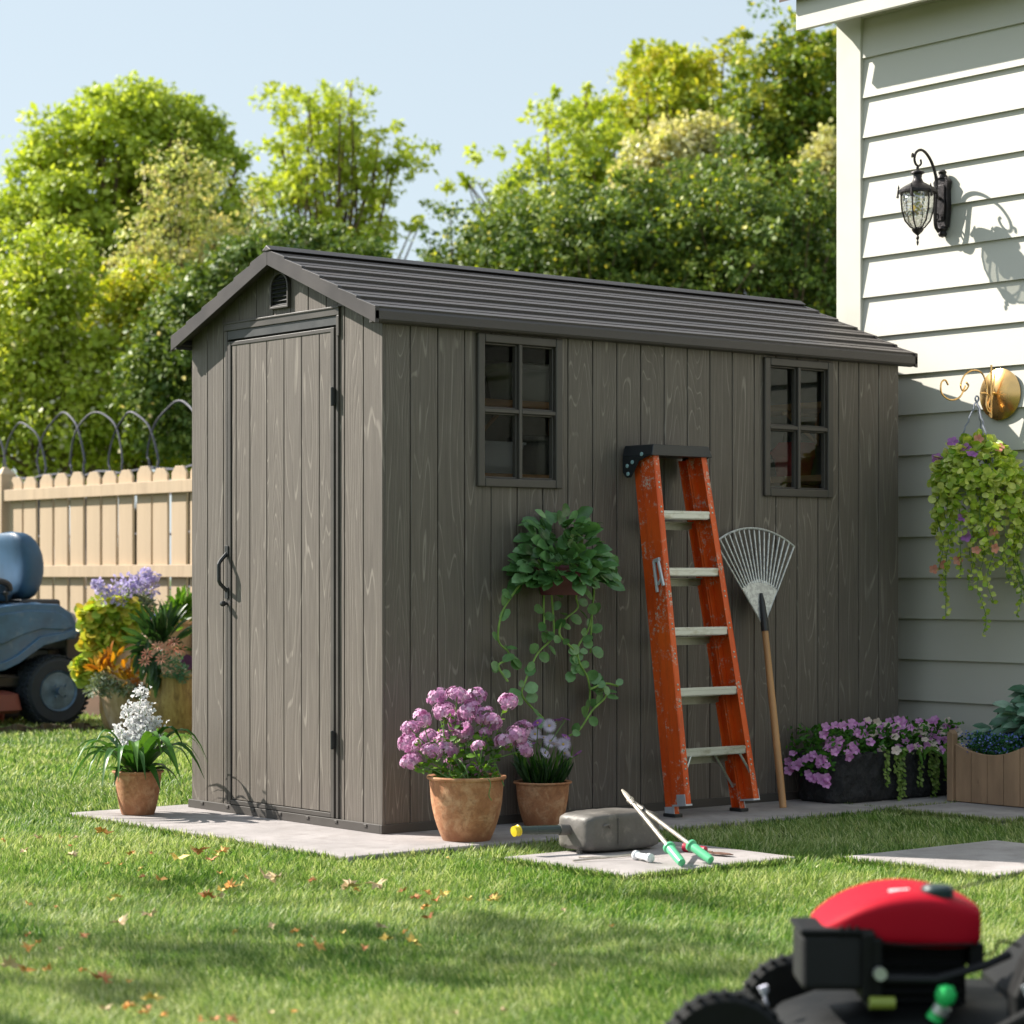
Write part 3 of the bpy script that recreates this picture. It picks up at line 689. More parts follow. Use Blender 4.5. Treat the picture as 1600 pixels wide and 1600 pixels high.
MB().tube([z-d*.002, z+d*.004, z+d*.014, z+d*.02, z+d*.075, z+d*.085, z+d*.1, z+d*.104], [.010, .0165, .0165, .0105, .0115, .015, .015, .008], 16).build('grip', M('white_plastic', (.72,.74,.76), .4, var=.04, bstr=0), wt, smooth=True)
MB().tube([z-d*.0, Vector((-.06, .03, .012)), Vector((-.15, .065, .008)), Vector((-.21, .075, .006))], .0035, 6).build('rod', STEEL, wt, smooth=True)
r0 = Vector((*gnd(1068, 1322, .02), .0)); rt = empty('hand_trowel', r0, label='small trowel with dark red handle lying behind the green grips', cat='trowel')
d = (Vector((*gnd(1150, 1340, .0), 0))-r0).normalized()
MB().tube([(0,0,.017), d*.006+Vector((0,0,.017)), d*.018+Vector((0,0,.017)), d*.03+Vector((0,0,.016)), d*.10+Vector((0,0,.015))], [.008, .017, .016, .011, .012], 14).build('handle', M('red_plastic', (.42,.02,.05), .4, var=.1, bstr=0), rt, smooth=True)
b = MB(); sd = Vector((-d.y, d.x, 0))
pp = [d*.10+Vector((0,0,.012)), d*.13+Vector((0,0,.010))]; b.tube(pp, .004, 6)
bl = [d*.125-sd*.012, d*.15-sd*.022, d*.19-sd*.020, d*.225, d*.19+sd*.020, d*.15+sd*.022, d*.125+sd*.012]
b.add([p+Vector((0,0,.010)) for p in bl]+[p+Vector((0,0,.007)) for p in bl], [tuple(range(7)), tuple(range(13,6,-1))]+[(i,(i+1)%7,(i+1)%7+7,i+7) for i in range(7)])
b.build('blade', M('rusty_steel', (.16,.085,.06), .7, .3, var=.5, vs=40), rt)
hk = empty('garden_hoop', (*gnd(930, 1342, 0), 0), label='thin bent steel wire lying on the slab under the fuel can', cat='wire')
MB().tube(smooth_path([(-.03, .05, .004), (.0, .0, .006), (.06, -.035, .008), (.13, -.03, .008), (.16, -.0, .004)], 6), .003, 6).build('wire', STEEL, hk)

# ------------------------------------------------------------------ wall lantern
IRON = M('bronzed_iron', (.028, .024, .026), .42, .5, var=.4, vs=40, bs=120, bstr=.4)
ln = empty('wall_lantern', (HX-.02, -.059, 2.62), label='ornate dark bronze wall lantern with scrolled arm and rippled glass on the cream siding', cat='lantern')
O = ln.location
b = MB(); pts = [(-.030, -.105), (.030, -.105), (.040, -.02), (.036, .06), (.044, .10), (.030, .118), (-.030, .118), (-.044, .10), (-.036, .06), (-.040, -.02)]
b.prism(pts, 'x', -.030, 0); b.prism([(p[0]*.72, p[1]*.72) for p in pts], 'x', -.036, -.030)
b.build('backplate', IRON, ln, bevel=.005, seg=3)
b = MB(); b.lathe([(0, 0), (.026, .004), (.024, .014), (.016, .022), (.020, .032), (.010, .042), (0, .044)], (-.016, 0, .112), 12); b.lathe([(0, -.05), (.016, -.044), (.020, -.034), (.016, -.022), (.026, -.012), (.024, 0), (0, 0.002)], (-.016, 0, -.10), 12); b.build('backplate_shell', IRON, ln, smooth=True)
arm = [(-.04, .0, -.125), (-.062, 0, -.10), (-.066, 0, -.04), (-.060, 0, .05), (-.060, 0, .115), (-.088, 0, .178), (-.125, 0, .216), (-.160, 0, .228), (-.192, 0, .214), (-.204, 0, .186), (-.196, 0, .162), (-.176, 0, .155), (-.160, 0, .168), (-.163, 0, .186)]
MB().tube(smooth_path(arm, 5), [.0085-.004*i/65 for i in range(66)], 8).build('scroll_arm', IRON, ln, smooth=True)
b = MB(); b.tube(smooth_path([(-.03, 0, .02), (-.05, 0, .03), (-.066, 0, .02)], 4), .007, 6); b.tube(smooth_path([(-.204, 0, .19), (-.216, 0, .205), (-.220, 0, .188)], 4), .005, 6)
b.tube(smooth_path([(-.066, 0, -.06), (-.048, 0, -.045), (-.046, 0, -.065), (-.058, 0, -.075)], 4), .004, 6); b.build('scroll_leaf', IRON, ln)
lx = -.183
b = MB(); b.lathe([(0, .155), (.007, .150), (.006, .138), (.030, .128), (.032, .122), (.020, .116), (.018, .100), (.026, .082), (.052, .068), (.074, .056), (.086, .044), (.086, .034), (.078, .030), (.0, .032)], (lx, 0, 0), 24)
b.build('lantern_cap', IRON, ln, smooth=True)
b = MB()
for k in range(6):
    a = pi*k/3+.4
    prof = [(.074, .034), (.074, .0), (.070, -.045), (.056, -.090), (.032, -.118), (.012, -.128)]
    b.tube([(lx+r*cos(a), r*sin(a), z) for r, z in prof], .0038, 6)
    b.tube([(lx+.086*cos(a), .086*sin(a), .052), (lx+.09*cos(a), .09*sin(a), .010)], [.003, .006], 5)
    b.lathe([(0, 0), (.005, .006), (0, .022)], (lx+.085*cos(a), .085*sin(a), .048), 6)
b.lathe([(0, -.20), (.003, -.196), (.006, -.184), (.003, -.176), (.008, -.165), (.004, -.154), (.020, -.140), (.028, -.128), (.018, -.120), (0, -.119)], (lx, 0, 0), 14)
b.build('cage', IRON, ln, smooth=True)
def ripple():
    m, t, b, o = nodes('rippled_glass')
    gl = N(t, 'ShaderNodeBsdfGlossy'); gl.inputs['Roughness'].default_value = .06; tr = N(t, 'ShaderNodeBsdfTransparent'); tr.inputs[0].default_value = (.92,.93,.90,1)
    vo = N(t, 'ShaderNodeTexVoronoi'); vo.inputs['Scale'].default_value = 75; t.links.new(mapped(t, (1,1,1)), vo.inputs['Vector'])
    bp = N(t, 'ShaderNodeBump'); bp.inputs['Strength'].default_value = 1; bp.inputs['Distance'].default_value = .006; t.links.new(vo.outputs[0], bp.inputs['Height']); t.links.new(bp.outputs[0], gl.inputs['Normal'])
    mx = N(t, 'ShaderNodeMixShader'); mx.inputs[0].default_value = .42; t.links.new(tr.outputs[0], mx.inputs[1]); t.links.new(gl.outputs[0], mx.inputs[2]); t.links.new(mx.outputs[0], o.inputs['Surface']); return m
b = MB(); b.lathe([(.070, .032), (.071, 0), (.067, -.045), (.053, -.088), (.030, -.114), (.01, -.122)], (lx, 0, 0), 32); b.build('lantern_glass', ripple(), ln, smooth=True)
b = MB(); b.lathe([(0, .03), (.010, .028), (.010, .0), (.020, -.02), (.018, -.045), (0, -.062)], (lx, 0, 0), 14); b.build('bulb', M('amber_bulb', (.85,.62,.15), .25, var=.05, bstr=0), ln, smooth=True)

# ------------------------------------------------------------------ gold bracket
GOLD = M('brass', (.80,.50,.20), .22, 1.0, var=.08, bstr=0)
br = empty('plant_bracket', (HX-.02, -.375, 1.750), label='polished brass wall bracket with round dished plate and curled arms on the cream siding', cat='bracket')
MR = Matrix.Rotation(radians(-90), 4, 'Y')
b = MB(); b.lathe([(.0, .0), (.112, .0), (.113, .004), (.095, .012), (.05, .026), (.018, .034), (.0, .036)], (0, 0, 0), 40, MR); b.build('wall_plate', GOLD, br, smooth=True)
b = MB(); b.tube([(-.062, 0, .125), (-.062, 0, -.105)], .0045, 8); b.tube([(-.034, 0, .0), (-.062, 0, 0)], .007, 8); b.tube([(-.05, -.012, .105), (-.056, -.006, .02), (-.060, .012, -.1)], .0035, 6); b.build('upright', GOLD, br, smooth=True)
b = MB()
b.tube(smooth_path([(-.062, 0, -.075), (-.085, .0, -.055), (-.075, 0, -.02), (-.095, 0, .0), (-.125, .01, .0)], 5), .004, 6)
b.tube(smooth_path([(-.065, 0, -.085), (-.095, 0, -.062), (-.085, .005, .02), (-.11, .01, .085), (-.16, .02, .098), (-.205, .03, .075), (-.225, .035, .03), (-.205, .035, .005), (-.18, .03, .03), (-.195, .03, .045)], 5), .0042, 6)
b.tube(smooth_path([(-.20, .03, .03), (-.23, .035, -.02), (-.28, .045, -.035), (-.325, .055, -.01), (-.33, .055, .035), (-.31, .05, .05), (-.29, .05, .03)], 5), .0042, 6)
b.build('scroll_arm', GOLD, br, smooth=True)

# ------------------------------------------------------------------ ride-on mower by the fence
BLUE = M('mower_blue', (.045,.12,.23), .36, var=.3, vs=6, col2=(.15,.22,.31), c2=(.55,.8), bs=40, bstr=.1)
SEATM = M('seat_vinyl', (.03,.085,.16), .45, var=.25, vs=5, bstr=.1)
TYRE = M('tyre_rubber', (.022,.032,.046), .75, var=.25, vs=12, bs=80, bstr=.4)
RIM = M('wheel_rim', (.13,.22,.33), .45, .5, var=.4, vs=12)
rm = empty('ride_on_mower', (2.375, 6.826, LAWN_Z), label='dusty blue ride-on mower with fat treaded tyres parked in front of the fence', cat='ride-on mower')
def wheel(x, y, R, W, near):
    t = MB(); rr = .56*R; n = 40; M_ = Matrix.Rotation(radians(90), 4, 'X')
    t.lathe([(rr*.95, -W*.2), (rr, -W*.42), (rr*1.05, -W*.5), (R*.86, -W*.52), (R*.96, -W*.42), (R*.985, -W*.2), (R*.99, 0), (R*.985, W*.2), (R*.96, W*.42), (R*.86, W*.52), (rr*1.05, W*.5), (rr, W*.42), (rr*.95, W*.2)], (x, y, R), n, M_)
    to = t.build('wheel', TYRE, rm, smooth=True)
    tr = MB()
    for k in range(38):
        a = 2*pi*k/38
        for j, yy in enumerate((-.40, -.2, 0, .2, .40)):
            aa = a + (j % 2)*pi/38; r0, r1 = R*.965, R*1.022 if abs(yy) < .3 else R*1.002
            q = Matrix.Translation((x, y+yy*W, R)) @ Matrix.Rotation(-aa, 4, 'Y')
            tr.box(-.011*R/.225, .011*R/.225, -.028*W/.2, .028*W/.2, r0, r1, q @ Matrix.Rotation(radians(22*(1 if j % 2 else -1)), 4, 'Z'))
    tr.build('tread', TYRE, to, bevel=.003, seg=1)
    rb = MB(); s = -1 if near else 1
    rb.lathe([(.0, .05), (rr*.5, .05), (rr*.62, .085), (rr*.84, .075), (rr*.93, -.0), (rr*1.02, -.012), (rr*1.05, .006), (rr*1.03, .012), (rr*.98, .0)], (x, y+s*W*.46, R), 32, Matrix.Rotation(radians(90*(1 if near else -1)), 4, 'X') @ Matrix.Scale(-1, 4, (0, 0, 1)))
    rb.lathe([(0, .015), (rr*.2, .017), (rr*.22, .055), (0, .055)], (x, y+s*(W*.46-.0), R), 16, Matrix.Rotation(radians(90*(1 if near else -1)), 4, 'X'))
    for k in range(4):
        a = pi/4+k*pi/2; rb.lathe([(0, .032), (.010, .034), (.011, .055), (0, .055)], (x+cos(a)*rr*.38, y+s*(W*.46), R+sin(a)*rr*.38), 8, Matrix.Rotation(radians(90*(1 if near else -1)), 4, 'X'))
    rb.build('rim', RIM, to, smooth=True)
wheel(0.0, .10, .232, .20, True); wheel(0.0, .78, .232, .20, False); wheel(-1.15, .14, .17, .14, True); wheel(-1.15, .76, .17, .14, False)
def R2(px, py): return ((px-85)/214, CZ-(py-900)/239-LAWN_Z)
fend = [(-20,950),(0,946),(40,942),(85,944),(105,958),(118,985),(112,998),(92,1000),(60,1007),(22,1033),(0,1043),(-20,1046)]
b = MB(); b.prism([R2(*p) for p in fend], 'y', .0, .90); b.build('rear_fender', BLUE, rm, bevel=.010, seg=2)
up_ = [(-20,962),(0,958),(40,953),(80,955),(98,965),(106,980),(94,984),(58,982),(30,990),(0,1004),(-20,1008)]
MB().prism([R2(*p) for p in up_], 'y', -.012, .01).build('side_panel', BLUE, rm, bevel=.006, seg=2)
b = MB(); b.box(-.36, .03, .10, .30, .774, .790); b.box(-.30, -.22, .14, .26, .788, .80); b.build('control_console', BLACKP, rm, bevel=.006)
b = MB(); b.tube([(-.27, .19, .79), (-.29, .18, .86)], .008, 8); b.lathe([(0, 0), (.018, .004), (.02, .02), (0, .034)], (-.291, .18, .855), 12); b.build('gear_lever', BLACKP, rm, smooth=True)
lipp = [(-20,1036),(0,1032),(20,1022),(55,994),(92,988),(118,978),(118,988),(92,1000),(60,1008),(22,1035),(0,1045),(-20,1048)]
b = MB(); b.prism([R2(*p) for p in lipp], 'y', -.018, .02); b.build('fender_lip', BLUE, rm, bevel=.006)
b = MB(); b.hull([(.04, .45, .70, .30, .05), (.12, .45, .70, .34, .075), (.20, .45, .68, .32, .07), (.23, .45, .66, .25, .04)], 'x', 20, 4); b.build('engine_cover', M('cover_grey', (.20,.22,.26), .4, bstr=.05), rm, smooth=True)
b = MB(); b.box(.10, .235, .08, .8, .30, .62); b.box(.02, .20, .18, .75, .2, .5); b.tube([(.2, .12, .33), (.235, .14, .5)], .03, 8); b.build('engine', BLACKP, rm, bevel=.02)
b = MB(); b.lathe([(.0, .0), (.055, 0), (.06, .012), (.055, .028), (.02, .036), (0, .036)], (-.13, .10, .775), 20); b.build('fuel_cap', SEATM, rm, smooth=True)
b = MB(); b.box(-.20, .10, .15, .75, .77, .83); b.build('seat_base', BLACKP, rm, bevel=.02)
b = MB(); b.hull([(.84, .45, -.36, .17, .20), (.87, .45, -.38, .22, .25), (.93, .45, -.38, .225, .26), (.96, .45, -.38, .19, .22)][::1] and [(.82, -.36, .45, .18, .20), (.86, -.38, .45, .22, .23), (.92, -.39, .45, .22, .23), (.955, -.39, .45, .18, .19)], 'z', 24, 3.5); seat = b.build('seat', SEATM, rm, smooth=True)
b = MB(); b.hull([(z_+.06, x_+.13, y_, h1_, h2_) for (z_, x_, y_, h1_, h2_) in [(.76, -.20, .45, .05, .16), (.82, -.195, .45, .09, .21), (.94, -.17, .45, .10, .235), (1.07, -.18, .45, .095, .235), (1.16, -.21, .45, .085, .21), (1.22, -.24, .45, .05, .15)]], 'z', 24, 3.2); b.build('seat_back', SEATM, rm, smooth=True, subd=1)
b = MB(); b.tube(smooth_path([(-.31, .36, 1.12), (-.318, .36, 1.04), (-.30, .34, .95)], 4), .009, 6); b.build('seat_piping', M('pink_trim', (.65,.30,.33), .5, bstr=0), rm)
b = MB(); b.tube(smooth_path([(-.42, .20, .95), (-.34, .18, .95), (-.27, .19, .93), (-.25, .2, .89)], 4), .022, 8); b.build('armrest', BLACKP, rm, smooth=True)
b = MB(); b.hull([(-1.45, .45, .48, .16, .10), (-1.40, .45, .52, .24, .17), (-1.2, .45, .58, .27, .20), (-.85, .45, .62, .28, .22), (-.78, .45, .60, .25, .20)], 'x', 24, 4); b.build('bonnet', BLUE, rm, smooth=True)
b = MB(); b.box(-1.2, -.1, .12, .78, .26, .33); b.box(-.8, -.45, .0, .9, .30, .34); b.build('foot_deck', BLACKP, rm, bevel=.01)
b = MB(); b.hull([(.10, -.6, .45, .36, .5), (.12, -.6, .45, .38, .52), (.22, -.6, .45, .36, .50), (.24, -.6, .45, .30, .44)], 'z', 24, 5); b.build('cutting_deck', M('deck_red_brown', (.18,.05,.04), .5), rm, smooth=True)
b = MB(); b.tube([(-.85, .45, .75), (-.72, .45, 1.0)], .02, 8); c = Vector((-.71, .45, 1.01)); e1 = Vector((.46, 0, .89)); e2 = Vector((0, 1, 0))
b.tube([c+(e1*cos(a)+e2*sin(a))*.17 for a in [2*pi*i/24 for i in range(25)]], .014, 8); b.tube([c-e2*.17, c+e2*.17], .012, 6); b.build('steering_wheel', BLACKP, rm, smooth=True)
rp = empty('red_bucket', (*gnd(-4, 1131, LAWN_Z), LAWN_Z), label='small faded red pot at the left edge beside the mower tyre', cat='pot')
b = MB(); b.lathe([(.0, 0), (.04, 0), (.05, .115), (.058, .118), (.058, .132), (.052, .132), (.045, .12), (0, .11)], (0,0,0), 24); b.build('pot_wall', M('faded_red', (.50,.10,.10), .5, bstr=0), rp, smooth=True)
ed = empty('lawn_edging', (*gnd(20, 1138, LAWN_Z), LAWN_Z), label='ragged strip of curling brown lawn edging lying in the grass at left', cat='edging')
b = MB(); p0_, p1_ = Vector((*gnd(-40, 1140, 0), 0)), Vector((*gnd(150, 1136, 0), 0)); n = 40
def pe(i, z): p = p0_+(p1_-p0_)*(i/n); return (p.x-ed.location.x+.015*sin(i*1.3), p.y-ed.location.y+.012*sin(i*2.1), z)
hh = [.018+.012*rng.random()+.012*sin(i*.6) for i in range(n+1)]
vs = [pe(i, 0) for i in range(n+1)]+[pe(i, hh[i]+.022) for i in range(n+1)]+[(pe(i, 0)[0]+.05, pe(i, 0)[1]+.02, hh[i]+.016) for i in range(n+1)]
b.add(vs, [(i, i+1, i+n+2, i+n+1) for i in range(n)]+[(i+n+1, i+n+2, i+2*n+3, i+2*n+2) for i in range(n)]); b.build('edging_strip', M('edging_brown', (.10,.075,.045), .9, var=.4, vs=20), ed)

# ------------------------------------------------------------------ push mower in the foreground
RED = M('mower_red', (.42,.0015,.016), .62, var=.06, bstr=0, spec=.2)
BLK = M('mower_black', (.0045,.005,.0055), .6, spec=.25, var=.3, vs=12, bs=60, bstr=.2)
GRY = M('mower_grey', (.018,.018,.020), .65, spec=.25, var=.15, bs=40, bstr=.1)
D = 4.5
mo = empty('push_mower', (*at(1390, D), LAWN_Z), radians(-39.27), label='blurred red and black petrol push mower close up in the lower right corner', cat='lawn mower')
def m2(px, py, d=D): return ((px-800)*d/F_PX - (1390-800)*D/F_PX, CZ-(py-900)*d/F_PX-LAWN_Z)
def sec(px, ytop, ybot, hy, cyy=0.0):
    px = 1396+(px-1396)*.965; ytop += 5; hy *= .8; x, zt = m2(px, ytop); _, zb = m2(px, ybot); return (x, cyy, (zt+zb)/2, hy, (zt-zb)/2)
b = MB(); b.hull([sec(1268, 1436, 1446, .09), sec(1272, 1430, 1452, .12), sec(1300, 1409, 1460, .15), sec(1335, 1391, 1464, .16), sec(1375, 1379, 1467, .165), sec(1420, 1375, 1470, .165), sec(1455, 1379, 1472, .165), sec(1490, 1389, 1472, .16), sec(1516, 1397, 1466, .15), sec(1523, 1402, 1458, .14)], 'x', 44, 5.5)
b.build('engine_cover', RED, mo, smooth=True, subd=1)
b = MB(); x, z = m2(1452, 1404); b.lathe([(.0, 0), (.029, 0), (.030, .004), (.030, .024), (.025, .030), (0, .031)], (x, -.085, z+.006), 24); b.build('fuel_cap', M('teal_black', (.012,.035,.04), .4, bstr=0), mo, smooth=True)
b = MB()
for px_ in (1300, 1312, 1324):
    x, z = m2(px_, 1440); b.box(x-.0022, x+.0022, -.133, -.12, z-.012, z+.010)
b.build('vent_slots', BLK, mo)
b = MB(); b.tube([m2(1290, 1452)[:1]+(-.124,)+m2(1290, 1452)[1:], m2(1400, 1460)[:1]+(-.135,)+m2(1400, 1460)[1:], m2(1500, 1459)[:1]+(-.130,)+m2(1500, 1459)[1:]], .0025, 6); b.build('cover_seam', BLK, mo)
b = MB(); x, z = m2(1395, 1386); b.box(-.019, .019, -.008, .008, -.001, .0012, Matrix.Translation((x, -.075, z+.001)) @ Matrix.Rotation(radians(-3), 4, 'Y') @ Matrix.Rotation(radians(25), 4, 'X')); b.build('maker_plate', M('white_label', (.8,.75,.75), .5, bstr=0), mo)
def mbox(bb, px0, px1, py0, py1, y0, y1):
    xa, zt = m2(px0, py0); xb, zb = m2(px1, py1); bb.box(xa, xb, y0, y1, zb, zt)
b = MB(); mbox(b, 1240, 1338, 1443, 1530, -.13, .02); b.build('air_filter', GRY, mo, bevel=.012, seg=3)
b = MB(); mbox(b, 1236, 1350, 1436, 1446, -.135, .03); mbox(b, 1330, 1352, 1440, 1545, -.14, .03); mbox(b, 1340, 1362, 1448, 1560, -.14, -.05); b.build('filter_housing', BLK, mo, bevel=.006)
b = MB(); mbox(b, 1345, 1500, 1466, 1585, -.06, .14)
for k in range(7): mbox(b, 1352, 1492, 1480+k*14, 1486+k*14, -.075, -.06)
mbox(b, 1500, 1522, 1462, 1500, -.10, .1); b.build('engine_block', BLK, mo, bevel=.004)
b = MB(); x, z = m2(1355, 1500); b.lathe([(0,0),(.012,.0),(.012,.02),(0,.02)], (x, -.145, z), 12, Matrix.Rotation(radians(90), 4, 'X')); b.build('bolt', ALU, mo)
b = MB(); x0_, z0_ = m2(1360, 1508); x1_, z1_ = m2(1520, 1492); b.tube([(x0_, -.15, z0_), ((x0_+x1_)/2, -.15, z0_-.002), (x1_, -.12, z1_), m2(1560, 1478)[:1]+(-.1,)+m2(1560, 1478)[1:]], .008, 8); b.build('control_rod', GRY, mo, smooth=True)
b = MB(); pts = [m2(1340, 1545), m2(1378, 1545)]; b.tube([(pts[0][0], -.15, pts[0][1]), (pts[1][0], -.15, pts[1][1])], .012, 10); b.build('primer_bulb', M('lime_plastic', (.30,.36,.06), .4, bstr=0), mo, smooth=True)
b = MB(); xx, zz = m2(1452, 1532); b.lathe([(0, .022), (.014, .018), (.020, .004), (.017, -.010), (.010, -.016), (0, -.016)], (xx, -.17, zz), 18); x2, z2 = m2(1436, 1568); b.tube([(xx-.006, -.17, zz-.014), (x2, -.165, z2)], [.013, .017], 12); b.build('oil_cap', M('bright_green', (.03,.60,.14), .4, bstr=0), mo, smooth=True)
b = MB(); xx, zz = m2(1447, 1545); b.tube([(xx, -.178, zz), (xx-.006, -.175, zz-.014)], .0165, 12); b.build('cap_band', ALU, mo, smooth=True)
# deck
x0_, z0_ = m2(1215, 1600); xr, _ = m2(1900, 1600)
b = MB(); dz = .215
prof = [(-.42, .05), (-.44, .09), (-.40, .13), (-.30, .155), (-.15, .175)]
b.hull([(.045, .22, .04, .44, .29), (.10, .22, .04, .45, .30), (.145, .22, .04, .42, .275), (.175, .20, .04, .33, .22), (.19, .19, .04, .2, .17)], 'z', 36, 3.6)
b.build('deck', BLK, mo, smooth=True)
b = MB(); b.prism([(-.02, .03), (-.02, .155), (.10, .175), (.36, .32), (.60, .36), (.60, .06), (.3, .04)], 'y', -.33, -.30); b.prism([(.22, .10), (.22, .20), (.36, .325), (.62, .36), (.66, .10)], 'y', -.28, .25); b.build('rear_shield', GRY if False else BLK, mo, bevel=.01)
b = MB(); xx, zz = m2(1572, 1495); b.box(-.02, .02, -.004, 0, -.011, .011, Matrix.Translation((xx-.02, -.335, zz-.0)) @ Matrix.Rotation(radians(-25), 4, 'Y')); b.build('label_plate', M('pale_label', (.5,.52,.56), .5, bstr=0), mo)
MTX = Matrix.Rotation(radians(90), 4, 'X')
def mwheel(px, y, d, R=.10, W=.05):
    x = (px-800)*d/F_PX-(1390-800)*D/F_PX
    t = MB(); t.lathe([(R*.62, -W/2), (R*.9, -W/2), (R, -W*.3), (R, W*.3), (R*.9, W/2), (R*.62, W/2)], (x, y, R), 36, MTX)
    wo = t.build('wheel', BLK, mo, smooth=True); h = MB(); h.lathe([(0, -W*.2), (R*.25, -W*.35), (R*.3, -W*.1), (R*.6, -W*.15), (R*.66, -W*.4), (R*.66, W*.4), (0, W*.4)], (x, y, R), 28, MTX); h.build('hub', GRY, wo, smooth=True)
    tr = MB()
    for k in range(30): tr.box(-.004, .004, -W*.42, W*.42, R*.99, R*1.025, Matrix.Translation((x, y, R)) @ Matrix.Rotation(2*pi*k/30, 4, 'Y'))
    tr.build('tread', BLK, wo)
mwheel(1128, -.22, 4.35, .119, .055); mwheel(1240, .30, 4.8, .11); mwheel(1840, -.2, 4.35, .11); mwheel(1860, .36, 4.9, .11)
b = MB(); xx = (1128-800)*4.35/F_PX-(1390-800)*D/F_PX; b.tube([(xx, -.19, .10), (xx+.09, -.12, .12), (xx+.2, -.05, .12)], .022, 8); b.build('axle_arm', BLK, mo, smooth=True)
b = MB(); xx, zz = m2(1190, 1538); b.tube([(xx, -.02, zz), (xx+.004, -.02, zz-.012)], [.010, .008], 12); b.tube([(xx+.002, -.02, zz-.01), (xx+.014, -.03, zz-.07)], .003, 6); b.build('height_lever', M('lever_white', (.6,.6,.72), .4, bstr=0), mo, smooth=True)
b = MB()
def hp(px, py, y, d=None): x, z = m2(px, py); return (x, y, z)
b.tube([hp(1600, 1560, -.22), hp(1690, 1480, -.22), hp(1860, 1330, -.22), hp(2100, 1100, -.22)], .012, 10); b.tube([hp(1600, 1560, .22), hp(1690, 1480, .22), hp(1860, 1330, .22), hp(2100, 1100, .22)], .012, 10)
b.tube([hp(2100, 1100, -.22), hp(2100, 1100, .22)], .012, 10); b.build('handlebar', BLK, mo, smooth=True)
b = MB(); b.prism([m2(*p) for p in ((1545, 1600), (1540, 1520), (1560, 1470), (1600, 1410), (1680, 1330), (1700, 1400), (1640, 1600))], 'y', -.26, -.18); b.build('handle_bracket', BLK, mo, bevel=.012)
b = MB(); b.tube(smooth_path([hp(1512, 1486, -.06), hp(1530, 1484, -.06), hp(1545, 1478, -.06), hp(1548, 1466, -.06), hp(1560, 1463, -.06), hp(1580, 1468, -.08)], 5), .0028, 6)
b.build('throttle_wire', BLK, mo)
b = MB(); b.tube([hp(1490, 1392, .02), hp(1600, 1362, .0), hp(2100, 1240, .0)], .0022, 6); b.build('starter_cord', BLK, mo)
# ------------------------------------------------------------------ foliage materials
G_IVY = leafmat('ivy_leaf', [(.06,.15,.045), (.11,.26,.08), (.24,.44,.19)], .26, .22, spec=.6)
G_LIGHT = leafmat('light_leaf', [(.06,.16,.02), (.12,.28,.03), (.20,.36,.05)], .45, .35)
G_DARK = leafmat('dark_leaf', [(.02,.055,.02), (.035,.09,.03), (.06,.13,.05)], .4, .25)
G_STRAP = leafmat('strap_leaf', [(.03,.10,.015), (.05,.16,.02), (.12,.26,.04)], .35, .3)
G_YEL = leafmat('yellow_leaf', [(.25,.42,.04), (.42,.56,.07), (.62,.66,.10), (.66,.48,.06)], .45, .4)
G_ORA = leafmat('orange_leaf', [(.40,.12,.01), (.60,.26,.02), (.65,.45,.06), (.25,.10,.02)], .4, .35)
G_GREY = leafmat('grey_leaf', [(.14,.19,.12), (.24,.30,.22), (.33,.40,.34)], .6, .25)
G_VAR = leafmat('variegated_leaf', [(.30,.48,.05), (.52,.66,.08), (.80,.84,.30), (.24,.42,.04)], .4, .4)
P_PINK = leafmat('pink_petal', [(.60,.24,.50), (.76,.42,.66), (.86,.62,.80)], .6, .35, (1,1,1))
P_PURP = leafmat('purple_petal', [(.36,.10,.44), (.55,.26,.62), (.75,.55,.80)], .6, .35, (1,1,1))
P_WHITE = leafmat('white_petal', [(.80,.79,.82), (.90,.89,.90), (.94,.94,.92)], .6, .35, (1,1,1))
P_LILAC = leafmat('lilac_petal', [(.40,.33,.60), (.55,.48,.76), (.68,.62,.85)], .6, .35, (1,1,1))
P_BLUE = leafmat('blue_petal', [(.08,.12,.50), (.16,.22,.65), (.32,.40,.80)], .6, .35, (1,1,1))
P_MAG = leafmat('magenta_petal', [(.70,.25,.65), (.85,.45,.80)], .6, .35, (1,1,1))
P_CREAM = leafmat('cream_petal', [(.85,.66,.60), (.90,.80,.70)], .6, .35, (1,1,1))
P_CORAL = leafmat('coral_petal', [(.75,.25,.18), (.82,.42,.30)], .6, .35, (1,1,1))
YEL = M('yellow_centre', (.75,.5,.06), .7, bstr=0)

# ------------------------------------------------------------------ grass
def grass_mat():
    m, t, b, o = nodes('grass_blade')
    a = N(t, 'ShaderNodeAttribute', attribute_name='rnd').outputs['Fac']
    v = mapped(t, (1,1,1)); n = noise(t, 1.1, 4, .6, v); n2 = noise(t, 5.5, 3, .6, v)
    c = ramp(t, a, [(0, (.05,.13,.02)), (.45, (.14,.27,.045)), (.8, (.30,.43,.11)), (1, (.62,.62,.34))]).outputs[0]
    c2 = ramp(t, a, [(0, (.20,.29,.08)), (.5, (.42,.48,.18)), (1, (.78,.75,.50))]).outputs[0]
    f = ramp(t, mth(t, 'ADD', mth(t, 'MULTIPLY', n.outputs[0], .7), mth(t, 'MULTIPLY', n2.outputs[0], .3)), [(.42, (0,0,0)), (.60, (1,1,1))]).outputs[0]
    c = mix(t, mth(t, 'MULTIPLY', f, .8), c, c2); t.links.new(c, b.inputs['Base Color']); b.inputs['Roughness'].default_value = .5; b.inputs['Specular IOR Level'].default_value = .35
    tl = N(t, 'ShaderNodeBsdfTranslucent'); t.links.new(mix(t, 1.0, c, (1.2,1.25,.75), 'MULTIPLY'), tl.inputs['Color'])
    mx = N(t, 'ShaderNodeMixShader'); mx.inputs[0].default_value = .38; t.links.new(b.outputs[0], mx.inputs[1]); t.links.new(tl.outputs[0], mx.inputs[2]); t.links.new(mx.outputs[0], o.inputs['Surface']); return m
